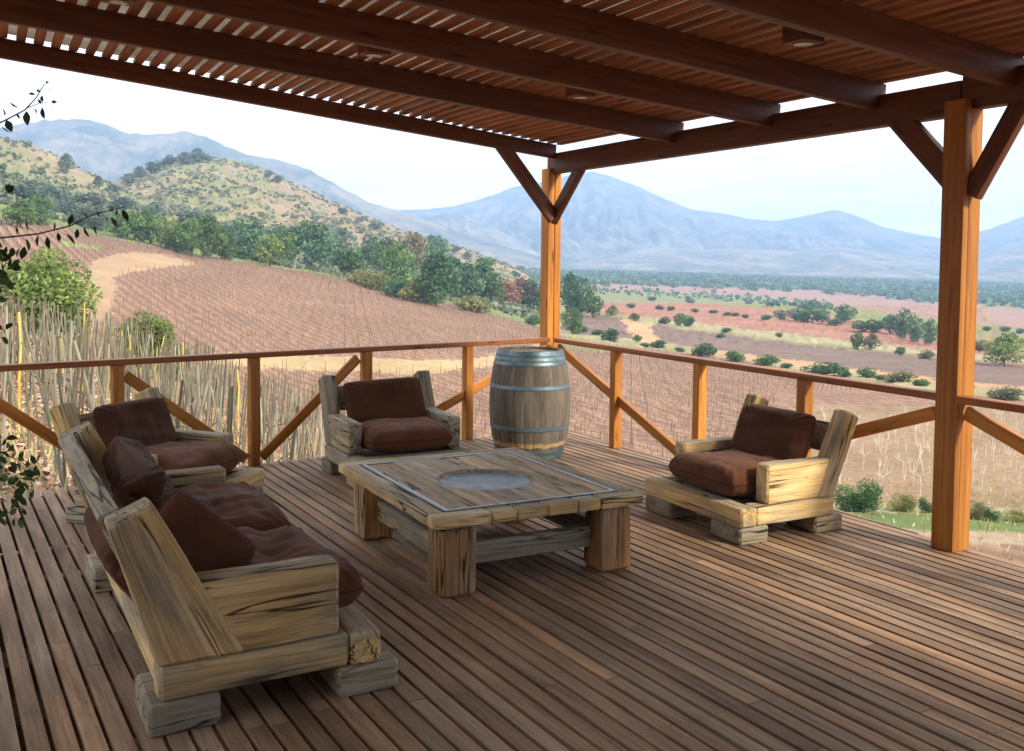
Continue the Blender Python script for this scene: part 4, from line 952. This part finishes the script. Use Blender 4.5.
# hillside scrub and far woodland: beyond counting
def scrub(name, label, pts, szs, nq, cols, mat, seed):
    rs = np.random.RandomState(seed); P = np.repeat(np.array(pts), nq, 0); s = np.repeat(np.array(szs), nq); n = len(P)
    d = rs.normal(size=(n, 3)); d /= np.linalg.norm(d, axis=1)[:, None]; d[:, 2] = np.abs(d[:, 2]) * .9
    P = P + d * (s * rs.uniform(.3, 1., n))[:, None]; V, F = leafquads(P, s * .75, rs, asp=1.2)
    o = link(name, fastmesh(name, V, F, mat, rnd=np.clip(np.repeat(rs.uniform(.1, .8, len(pts)), nq) + rs.normal(0, .1, n), 0, 1))); o.color = (*cols, 1); tag(o, label, None, None, 'stuff'); return o
rs = np.random.RandomState(3); pts = []; sz = []
while len(pts) < 6500:
    px = rs.uniform(-120, 545); d = rs.uniform(385, 1180); a = az_of(px); r = math.tan(a) * d; wx, wy = W(r, d); z = gz(wx, wy); X_, Y_ = to_px(wx, wy, z)
    dens = vnoise(np.array(wx / 70), np.array(wy / 70), 61, 3)
    low = d < 520 or (px > 380 and d < 700)
    if rs.rand() > (.95 if low else float(np.clip((dens - .3) * 2.6, .08, 1))): continue
    pts.append((wx, wy, z)); sz.append(rs.uniform(.9, 2.9) * (1.25 if low else 1.) * (1.2 if rs.rand() < .15 else 1))
scrub('hillside_scrub', 'grey-green scrub scattered over the dry hills', pts, sz, 12, (.20, .235, .15), MT['leaf'], 5)
pts = []; sz = []
while len(pts) < 6500:
    d = 1150 + 1750 * rs.rand() ** 1.2; a = rs.uniform(az_of(520), .75); r = math.tan(a) * d; wx, wy = W(r, d); z = gz(wx, wy); X_, Y_ = to_px(wx, wy, z)
    lim = np.interp(X_, [560, 700, 820, 940, 1100], [283.5, 287, 291, 303, 311])
    if Y_ > lim + (2.5 * (rs.rand() < .12)): continue
    pts.append((wx, wy, z + 1.5)); sz.append(rs.uniform(4., 9.))
for _ in range(260):
    px = rs.uniform(575, 830); y = np.interp(px, [575, 700, 830], [290, 297, 309]) + rs.normal(0, 1.4) + (rs.rand() < .35) * rs.uniform(-6, -2); d = hit(px, y, 300); r, z = rd(px, y, d); wx, wy = W(r, d); pts.append((wx, wy, gz(wx, wy) + .5)); sz.append(rs.uniform(1.5, 4.))
scrub('far_woodland', 'dense woodland belt across the far valley floor', pts, sz, 14, (.12, .20, .12), MT['leaf'], 6)
# ---- vineyard rows
def sticks(items, name, label, mat, seed, color):
    """items: (x,y,z,h,r,lx,ly) three-sided poles in one mesh"""
    rs = np.random.RandomState(seed); A = np.array(items); n = len(A); ang = rs.uniform(0, 6.28, n); V = np.zeros((n, 6, 3))
    for k in range(3):
        cx = np.cos(ang + k * 2.0944) * A[:, 4]; cy = np.sin(ang + k * 2.0944) * A[:, 4]
        V[:, k] = np.stack([A[:, 0] + cx, A[:, 1] + cy, A[:, 2] - .05], 1); V[:, k + 3] = np.stack([A[:, 0] + cx * .7 + A[:, 5], A[:, 1] + cy * .7 + A[:, 6], A[:, 2] + A[:, 3]], 1)
    b = np.arange(n)[:, None] * 6; F = np.concatenate([b + np.array([[0, 1, 4, 3]]), b + np.array([[1, 2, 5, 4]]), b + np.array([[2, 0, 3, 5]])], 0)
    o = link(name, fastmesh(name, V.reshape(-1, 3), F, mat, rnd=np.tile(rs.rand(n), 3))); o.color = (*color, 1); tag(o, label, None, None, 'stuff'); return o
tracks = [[(100, 258), (130, 252), (165, 255), (200, 264), (160, 268), (128, 274), (104, 280), (84, 268)], [(78, 272), (118, 275), (112, 300), (100, 345), (78, 345)], [(215, 354), (330, 356), (420, 361), (500, 355), (550, 342), (552, 350), (500, 366), (420, 374), (330, 370), (215, 366)]]
def inp(x, y, poly):
    c = False; n = len(poly)
    for i in range(n):
        x1, y1 = poly[i]; x2, y2 = poly[(i + 1) % n]
        if (y1 > y) != (y2 > y) and x < (x2 - x1) * (y - y1) / (y2 - y1) + x1: c = not c
    return c
items = []; posts = []; rs = np.random.RandomState(8)
ex = [e[0] for e in edge]; eyy = [e[1] for e in edge]
rc = 0
for i in range(-160, 160):
    base = Vector((0, 0, 0)) + rowperp * (i * 2.6) + Vector((Fh[0], Fh[1], 0)) * 190
    for j in range(-240, 240):
        p = base + rowdir * (j * 1.15 + rs.uniform(-.2, .2)); d = p.x * Fh[0] + p.y * Fh[1]
        if d < 42 or d > 420: continue
        r = p.x * Rh[0] + p.y * Rh[1]
        if abs(r / d) > .62: continue
        z = gz(p.x, p.y); X_, Y_ = to_px(p.x, p.y, z)
        if X_ < -25 or X_ > 1050: continue
        if X_ < 560 and Y_ < np.interp(X_, ex, eyy) + 1: continue
        if X_ >= 540 and Y_ < np.interp(X_, [540, 600, 700, 830, 940], [334, 345, 357, 380, 396]): continue
        if X_ < 420 and d < 56: continue
        if X_ > 775 and Y_ > 392 and Y_ < 545: continue
        if d > 60 and (inp(X_, Y_, tracks[0]) or inp(X_, Y_, tracks[1]) or inp(X_, Y_, tracks[2])): continue
        end = (j % 6 == 0)
        sc_ = 1. if X_ < 560 else .85
        items.append((p.x, p.y, z, rs.uniform(.45, .85) * sc_, .016 + .00008 * d, rs.normal(0, .1), rs.normal(0, .1)))
        if rs.rand() < .5: items.append((p.x + rowdir.x * .4, p.y + rowdir.y * .4, z + .35, rs.uniform(.3, .8) * sc_, .012 + .00006 * d, rs.normal(0, .3), rs.normal(0, .3)))
        if end: posts.append((p.x, p.y, z, rs.uniform(1.4, 1.8), .035 + .0001 * d, rs.normal(0, .07), rs.normal(0, .07)))
# taller end posts along the vineyard's upper edge
for k in range(150):
    x = -20 + k * 4 + rs.uniform(-1, 1); 
    if x > 560: break
    y = np.interp(x, ex, eyy) + 2; d = hit(x, y, 150); r, z = rd(x, y, d); wx, wy = W(r, d); posts.append((wx, wy, gz(wx, wy), 2.1, .07, rs.normal(0, .1), rs.normal(0, .1)))
sticks(items, 'vineyard_rows', 'thousands of leafless vines in rows over the brown vineyard', MT['stake'], 1, (.18, .125, .09)); sticks(posts, 'vineyard_posts', 'trellis posts standing through the brown vineyard rows', MT['stake'], 2, (.21, .16, .12))
# ---- stakes of the near vine plot
def stakemesh(seed, h=2.0, r=.024, n=6):
    random.seed(seed); mb = MB(); pts = [(random.uniform(-.012, .012) * k, random.uniform(-.012, .012) * k, -.15 + (h + .15) * k / 4) for k in range(5)]; mb.tube(pts, [r * 1.1, r, r * .95, r * .9, r * .8], n, rnd=random.random()); return mb.mesh('vine_stake', MT['stake'], 50)
SM = [stakemesh(i, random.Random(i).uniform(1.7, 2.15), random.Random(i + 9).uniform(.013, .024)) for i in range(7)]
def vinemesh(seed, H=.75, pale=False):
    random.seed(seed); mb = MB(); p = Vector((0, 0, -.1)); pts = [p.copy()]
    for k in range(5): p = p + Vector((random.uniform(-.04, .04), random.uniform(-.04, .04), (H + .1) / 5)); pts.append(p.copy())
    r = .022 if pale else .03; mb.tube(pts, [r * 1.2, r, r, r * .95, r * .9, r * .8], 6, rnd=.5)
    for s in (-1, 1):
        a = pts[-1]; q = [a]; ang = random.uniform(-.4, .4)
        for k in range(3): q.append(q[-1] + Vector((s * .17 * math.cos(ang), s * .17 * math.sin(ang), random.uniform(.03, .12))))
        mb.tube(q, [r * .8, r * .6, r * .5, r * .35], 5, rnd=.4)
        for b in q[1:]:
            for _ in range(1):
                c = b + Vector((random.uniform(-.12, .12), random.uniform(-.12, .12), random.uniform(.3, .75) if pale else random.uniform(.1, .3))); mb.tube([b, b.lerp(c, .5) + Vector((.02, .02, 0)), c], [r * .4, r * .3, r * .18], 4, rnd=.6)
    return mb.mesh('vine', MT['stake'], 50)
VM = [vinemesh(i + 40) for i in range(5)]; BM = [vinemesh(i + 80, 1.05, True) for i in range(6)]
rs = np.random.RandomState(21); random.seed(9)
cnt = 0; k = 0
while cnt < 298:
    d = 9.5 + 27 * rs.rand() ** .75; px = rs.uniform(-30, 350); a = az_of(px); r = math.tan(a) * d; q = W(r, d)
    # stand in loose rows
    v = Vector((q[0], q[1], 0)); u = v.dot(rowperp); u = round(u / .62) * .62 + rs.normal(0, .06); s_ = v.dot(rowdir); v = rowperp * u + rowdir * s_
    if (v - corner).dot(Ln) < .7 and v.x > -1.6: continue
    z = gz(v.x, v.y); o = link('vine_stake', SM[cnt % 7], None, (v.x, v.y, z)); f = rs.uniform(.85, 1.1)
    o.scale = (1, 1, f); lean = Vector((Rh[0], Rh[1], 0)) * rs.normal(.10, .055) + Vector((Fh[0], Fh[1], 0)) * rs.normal(0, .06)
    o.rotation_euler = (-lean.y, lean.x, rs.uniform(0, 6)); g_ = rs.uniform(.7, 1.25)
    base = ((.20, .18, .13), (.15, .14, .10), (.25, .24, .185), (.20, .185, .10))[rs.randint(4)]; o.color = (base[0] * g_, base[1] * g_, base[2] * g_, 1)
    tag(o, 'weathered grey wooden stake among the crowd of vine stakes beyond the left railing', 'stake', 'grey vine stakes beyond the left railing'); cnt += 1
more = []
for _ in range(270):
    d = rs.uniform(19, 44); px = rs.uniform(-30, 360); a = az_of(px); r = math.tan(a) * d; q = W(r, d); v = Vector((q[0], q[1], 0)); u = round(v.dot(rowperp) / .62) * .62 + rs.normal(0, .05); v = rowperp * u + rowdir * v.dot(rowdir)
    hgt = rs.uniform(1.6, 2.1); ln = rs.normal(.10, .04) * hgt; more.append((v.x, v.y, gz(v.x, v.y), hgt, .024, Rh[0] * ln, Rh[1] * ln))
sticks(more, 'distant_vine_stakes', 'grey-brown stakes crowding the farther part of the near vine plot', MT['stake'], 4, (.17, .16, .115))
ylab = ['thick yellow pole at the far left crossing the rail', 'yellow pole between the far left pole and the leafy tree', 'yellow pole standing tallest below the leafy tree', 'yellow pole left of the light green tree', 'yellow pole just above the left armchair, left one of a pair', 'yellow pole just above the left armchair, right one of a pair', 'thin yellow pole right of the pair above the left armchair', 'thin yellow pole beside the railing post right of the left armchair', 'yellow pole in front of the light green tree trunk']
for i, (x, y, hp) in enumerate(((19, 437, 118), (63, 412, 82), (82, 392, 82), (122, 394, 68), (153, 405, 62), (160, 404, 66), (181, 412, 66), (238, 445, 70), (128, 400, 72))):
    d = hit(x, y, 9); r, z = rd(x, y, d); q = W(r, d); h = hp * d / CF; o = link('yellow_pole', SM[i % 7], None, (q[0], q[1], gz(*q))); o.scale = (1.25, 1.25, h / 1.95); o.rotation_euler = (rs.normal(0, .02), rs.normal(.03, .02), 0); o.color = (.58, .38, .09, 1)
    tag(o, ylab[i], 'pole', 'yellow poles among the vine stakes')
for i in range(46):
    d = 12 + 18 * rs.rand() ** .8; px = rs.uniform(-30, 330); a = az_of(px); r = math.tan(a) * d; q = W(r, d); v = Vector((q[0], q[1], 0)); u = round(v.dot(rowperp) / .62) * .62; v = rowperp * u + rowdir * v.dot(rowdir)
    if (v - corner).dot(Ln) < .7 and v.x > -1.6: continue
    o = link('old_vine', VM[i % 5], None, (v.x, v.y, gz(v.x, v.y))); o.rotation_euler = (rs.normal(0, .08), rs.normal(.05, .08), rs.uniform(0, 6)); f = rs.uniform(.7, 1.1); o.scale = (f, f, f); o.color = (.11, .085, .07, 1)
    tag(o, 'dark gnarled leafless vine among the grey stakes beyond the left railing', 'vine', 'gnarled vines among the stakes')
# pale bare vines on the right slope
items = 0
for i in range(-60, 60):
    for j in range(-60, 60):
        if items >= 190: break
        p = Vector((Fh[0], Fh[1], 0)) * 85 + Vector((Rh[0], Rh[1], 0)) * (i * 2.3 + rs.uniform(-.5, .5)) + Vector((Fh[0] + Rh[0] * .3, Fh[1] + Rh[1] * .3, 0)) * (j * 4.2 + rs.uniform(-.5, .5)); d = p.x * Fh[0] + p.y * Fh[1]
        if d < 45 or d > 135: continue
        z = gz(p.x, p.y); X_, Y_ = to_px(p.x, p.y, z)
        if not (785 < X_ < 1045 and Y_ < 500) or Y_ < np.interp(X_, [785, 830, 870, 1045], [440, 415, 400, 398]): continue
        if rs.rand() < .18: continue
        o = link('bare_vine', BM[(i + 3 * j) % 6], None, (p.x, p.y, z)); o.rotation_euler = (rs.normal(0, .1), rs.normal(0, .1), rs.uniform(0, 6)); f = rs.uniform(.8, 1.15); o.scale = (f, f, f); g_ = rs.uniform(.8, 1.15); o.color = (.74 * g_, .66 * g_, .54 * g_, 1); items += 1
        tag(o, 'pale forked leafless vine on the tan slope below the right railing', 'vine', 'pale bare vines on the tan slope')
# fallen leaves between the stakes
rs = np.random.RandomState(30); P = []
for _ in range(16000):
    d = 7.5 + 24 * rs.rand() ** 1.4; a = az_of(rs.uniform(-60, 360)); r = math.tan(a) * d; q = W(r, d)
    if (Vector((q[0], q[1], 0)) - corner).dot(Ln) < .15 and q[0] > -1.4: continue
    P.append((q[0], q[1], gz(*q) + .015 + .02 * rs.rand()))
P = np.array(P); n = len(P); aa = rs.uniform(0, 6.28, n); s_ = rs.uniform(.03, .08, n); A = np.stack([np.cos(aa), np.sin(aa), rs.normal(0, .35, n)], 1) * s_[:, None]; B = np.stack([-np.sin(aa), np.cos(aa), rs.normal(0, .35, n)], 1) * s_[:, None]
Vv = np.stack([P - A, P - B * .7, P + A, P + B * .7], 1).reshape(-1, 3)
def littermat():
    m, nt = newmat('fallen_leaves'); N = NT(nt); r = N.attr('rnd').outputs['Fac']
    N.out(N.ramp(r, [(0, (.14, .08, .05)), (.35, (.34, .17, .10)), (.6, (.48, .30, .20)), (.85, (.62, .48, .36)), (1, (.22, .2, .08))]), .8, spec=.2); return m
fl = link('fallen_leaves', fastmesh('fallen_leaves', Vv, np.arange(4 * n).reshape(-1, 4), littermat(), rnd=rs.rand(n))); tag(fl, 'pinkish brown fallen leaves on the ground between the stakes', None, None, 'stuff')
# tufts of dry grass on the verges
P = []; 
for _ in range(9000):
    d = 9 + 60 * rs.rand() ** 1.5; a = az_of(rs.uniform(-60, 1080)); r = math.tan(a) * d; q = W(r, d)
    if (Vector((q[0], q[1], 0)) - corner).dot(Ln) < .1 and q[0] > -1.4 and q[0] < XE + .1: continue
    P.append((q[0], q[1], gz(*q)))
P = np.array(P); n = len(P); hh = rs.uniform(.08, .28, n); aa = rs.uniform(0, 6.28, n); T = np.stack([np.cos(aa), np.sin(aa), np.zeros(n)], 1) * (.012 + .0006 * np.hypot(P[:, 0], P[:, 1]))[:, None]
tip = P + np.stack([rs.normal(0, .06, n), rs.normal(0, .06, n), hh], 1); Vv = np.stack([P - T, P + T, tip + T * .3, tip - T * .3], 1).reshape(-1, 3)
def grassmat():
    m, nt = newmat('dry_grass'); N = NT(nt); r = N.attr('rnd').outputs['Fac']; N.out(N.ramp(r, [(0, (.18, .22, .07)), (.5, (.42, .36, .17)), (1, (.56, .48, .28))]), .8, spec=.2, trans=.2); return m
gt = link('dry_grass', fastmesh('dry_grass', Vv, np.arange(4 * n).reshape(-1, 4), grassmat(), rnd=rs.rand(n))); tag(gt, 'sparse dry grass tufts on the slope round the deck', None, None, 'stuff')
# ---- shrub reaching in from the left
random.seed(404)
root = Vector((-1.75, 5.3, gz(-1.75, 5.3) - .1)); sh = thing('leafy_shrub', 'dark-leaved shrub reaching thin twigs in over the left edge', 'shrub', root)
def PXD(x, y, d): r, z = rd(x, y, d); q = W(r, d); return Vector((q[0], q[1], z)) - root
mb = MB(); stem = [Vector((0, 0, 0)), Vector((.05, .02, .6)), Vector((.0, -.05, 1.3)), Vector((.1, .02, 2.1)), Vector((.16, .05, 2.7))]; mb.tube(stem, [.03, .026, .022, .016, .008], 8); so = mb.build('stem', MT['bark'], sh, 60); so.color = (.12, .09, .07, 1)
mb = MB(); lv = []; lg = []
def twig(pts, r0=.006, start=None):
    pts = ([start] if start is not None else []) + pts; n = len(pts); mb.tube(pts, [r0 * (1 - .75 * k / (n - 1)) for k in range(n)], 5); return pts
leaves = []
def leaf(c, L, w_, dr):
    dr = dr.normalized(); sd_ = dr.cross(Vector((random.gauss(0, 1), random.gauss(0, 1), random.gauss(0, .6)))).normalized(); nn = dr.cross(sd_); b = c - dr * L / 2
    prof = ((0, 0), (.18, .55), (.42, 1.), (.7, .75), (1, 0)); V_ = []; 
    for t_, k_ in prof: V_ += [b + dr * L * t_ + nn * (.12 * L * math.sin(t_ * 2)), b + dr * L * t_ + sd_ * w_ / 2 * k_ + nn * .12 * w_ * k_ + nn * (.12 * L * math.sin(t_ * 2)), b + dr * L * t_ - sd_ * w_ / 2 * k_ + nn * .12 * w_ * k_ + nn * (.12 * L * math.sin(t_ * 2))]
    leaves.append(V_)
S1 = stem[3]; S2 = stem[2]; S3 = stem[1]
D1 = 4.05
twig([PXD(-60, 146, D1), PXD(-20, 131, D1), PXD(4, 121, D1), PXD(25, 110, D1), PXD(36, 98, D1), PXD(44, 85, D1), PXD(49, 82, D1)], .005, S1); twig([PXD(27, 108, D1), PXD(40, 103, D1), PXD(53, 102, D1)], .002)
z = 3.757
for (x, y, L, ax) in ((10, 195, 11, 1.2), (55, 167, 10, .5), (103, 220, 15, 1.5), (35, 250, 15, 1.1), (22, 255, 12, .6), (165, 200, 12, 1.4), (160, 145, 8, 1.3), (150, 157, 6, 1), (145, 117, 6, .6), (205, 158, 7, .1), (187, 104, 8, .6), (132, 192, 6, 1.3), (70, 210, 6, 1), (198, 178, 5, 1.5), (120, 128, 6, .1), (178, 83, 5, .1)):
    dr = Rv * math.cos(ax) - Uv * math.sin(ax) + Fv * random.uniform(-.5, .5); leaf(PXD(x / z, 60 + y / z, D1 + random.uniform(-.05, .05)), L / CF * D1, L / CF * D1 * .5, dr)
D2 = 3.7
twig([PXD(-50, 243, D2), PXD(0, 238, D2), PXD(38, 234, D2), PXD(70, 226, D2), PXD(95, 214, D2), PXD(110, 210, D2), PXD(125, 207, D2)], .005, S1)
for (x, y, L, ax) in ((108, 620, 14, 1.4), (145, 680, 12, 1.6), (100, 695, 14, 1.5), (183, 688, 14, 1.5), (200, 625, 10, 1.6), (220, 665, 10, 1.6), (262, 675, 14, 1.1), (290, 652, 11, 1.5), (265, 600, 13, 1.7), (320, 590, 11, 1.), (328, 645, 13, 1.1), (362, 637, 11, 1.2), (397, 597, 6, 1.3), (425, 558, 8, 1.5), (426, 610, 12, 1.1), (470, 585, 14, 1.2), (367, 580, 6, 1.4), (60, 640, 9, 1.5), (440, 575, 7, 1.4)):
    dr = Rv * math.cos(ax) - Uv * math.sin(ax) + Fv * random.uniform(-.5, .5); leaf(PXD(x / z, 60 + y / z, D2 + random.uniform(-.04, .04)), L / CF * D2, L / CF * D2 * .42, dr)
for (pts, n_, D_, st, Lr) in (([(-40, 330), (-14, 300), (2, 272), (10, 252)], 60, 3.8, S2, (9, 14)), ([(-40, 215), (-10, 200), (6, 195), (10, 182)], 16, 3.9, S1, (7, 11)), ([(-40, 330), (-12, 340), (0, 325)], 14, 3.8, S2, (9, 13)), ([(-40, 440), (0, 452), (22, 462), (36, 474)], 34, 4.3, S3, (7, 11)), ([(-40, 500), (-5, 492), (14, 480), (28, 492)], 40, 4.2, S3, (8, 12)), ([(-40, 520), (-5, 516), (12, 512), (20, 524)], 36, 4.2, S3, (8, 12)), ([(-30, 470), (-4, 462), (10, 448), (4, 440)], 16, 4.3, S3, (7, 10))):
    q = twig([PXD(x, y, D_) for x, y in pts], .004, st)
    for _ in range(n_):
        k = random.uniform(1, len(q) - 1.001); i = int(k); c = q[i].lerp(q[i + 1], k - i); o_ = Rv * random.gauss(0, 7) + Uv * random.gauss(0, 7) + Fv * random.gauss(0, 7); L = random.uniform(*Lr) / CF * D_
        ax = random.uniform(.2, 2.4); dr = Rv * math.cos(ax) - Uv * math.sin(ax) + Fv * random.uniform(-.6, .6); leaf(c + o_ / CF * D_, L, L * .55, dr)
bo = mb.build('twigs', MT['bark'], sh, 60); bo.color = (.10, .07, .05, 1)
V_ = []; F_ = []
for lf in leaves:
    b = len(V_); V_ += [tuple(v) for v in lf]
    for i in range(4): a = b + 3 * i; F_ += [(a, a + 1, a + 4, a + 3), (a, a + 3, a + 5, a + 2)]
lo_ = link('leaves', fastmesh('leaves', V_, F_, MT['leaf'], rnd=np.repeat(np.random.RandomState(2).rand(len(leaves)), 8)), sh); lo_.color = (.045, .085, .03, 1)
HAZE = 1.75e-4; EXPO = .74
# ---------------------------------------------------------------- sky, sun, air
w = bpy.data.worlds.new('World'); S.world = w; w.use_nodes = True; nt = w.node_tree; nt.nodes.clear(); N = NT(nt)
SUN_EL = math.radians(34)
sd = Vector((.45, -.89, 0)).normalized() * math.cos(SUN_EL) + Vector((0, 0, math.sin(SUN_EL)))   # direction towards the sun
sky = N.n('ShaderNodeTexSky'); sky.sky_type = 'NISHITA'; sky.sun_disc = False; sky.sun_elevation = SUN_EL; sky.sun_rotation = math.atan2(sd.x, sd.y)
sky.air_density = 1.; sky.dust_density = 2.5; sky.ozone_density = 1.
tc = N.n('ShaderNodeTexCoord').outputs['Generated']
n1 = N.noise(N.mapping(tc, (1.2, 1.2, 9), (2, 5, 0), (0, .04, 0)), 1.6, 6, .55, .4)
cl = N.ramp(n1, [(.36, .68), (.50, .95)])
n2 = N.noise(N.mapping(tc, (1, 1, 14), (1, 2, 0), (.03, .05, 0)), 2.2, 5, .55)
cloud = N.ramp(n2, [(.38, (10.2, 10.5, 10.8)), (.54, (13.2, 12.9, 12.5))])
bgc = N.mix(cl, sky.outputs[0], cloud)
se = N.n('ShaderNodeSeparateXYZ'); N.l(tc, se.inputs[0])
bgc = N.mix(1., bgc, N.ramp(se.outputs[2], [(0., 1.0), (.25, .95), (.7, 1.1)]), 'MULTIPLY')   # overcast sky: brighter overhead
bg = N.n('ShaderNodeBackground'); N.l(bgc, bg.inputs[0]); bg.inputs[1].default_value = .11
o = N.n('ShaderNodeOutputWorld'); N.l(bg.outputs[0], o.inputs[0])
ld = bpy.data.lights.new('sun', 'SUN'); ld.energy = 3.9; ld.angle = math.radians(9); ld.color = (1, .88, .70)
lo = bpy.data.objects.new('sun', ld); COL.objects.link(lo); lo.rotation_euler = (-sd).to_track_quat('-Z', 'Y').to_euler(); lo.location = (0, 0, 60)
hz, nt = newmat('valley_haze'); N = NT(nt); v = N.n('ShaderNodeVolumePrincipled'); v.inputs['Color'].default_value = (.40, .61, .98, 1); v.inputs['Density'].default_value = HAZE; v.inputs['Anisotropy'].default_value = .1
o = N.n('ShaderNodeOutputMaterial'); N.l(v.outputs[0], o.inputs['Volume'])
hb = 8800.; zlo = -120.; zhi = 790.
me = bpy.data.meshes.new('haze'); cs = [(*W(r, d), z) for z in (zlo, zhi) for r, d in ((-15000, -15000), (15000, -15000), (15000, 8700), (-15000, 8700))]
me.from_pydata(cs, [], [(3, 2, 1, 0), (4, 5, 6, 7), (0, 1, 5, 4), (1, 2, 6, 5), (2, 3, 7, 6), (3, 0, 4, 7)]); me.materials.append(hz); ho = link('haze', me); tag(ho, 'pale blue valley haze', kind='stuff')
V_ = S.view_settings; V_.view_transform = 'Standard'; V_.look = 'None'; V_.gamma = 1; V_.use_curve_mapping = False; V_.exposure = EXPO
S.render.engine = 'CYCLES'; c = S.cycles; c.use_denoising = True; c.max_bounces = 6; c.diffuse_bounces = 4; c.glossy_bounces = 3; c.transmission_bounces = 4; c.volume_bounces = 1; c.transparent_max_bounces = 6
c.sample_clamp_indirect = 8; c.caustics_reflective = False; c.caustics_refractive = False
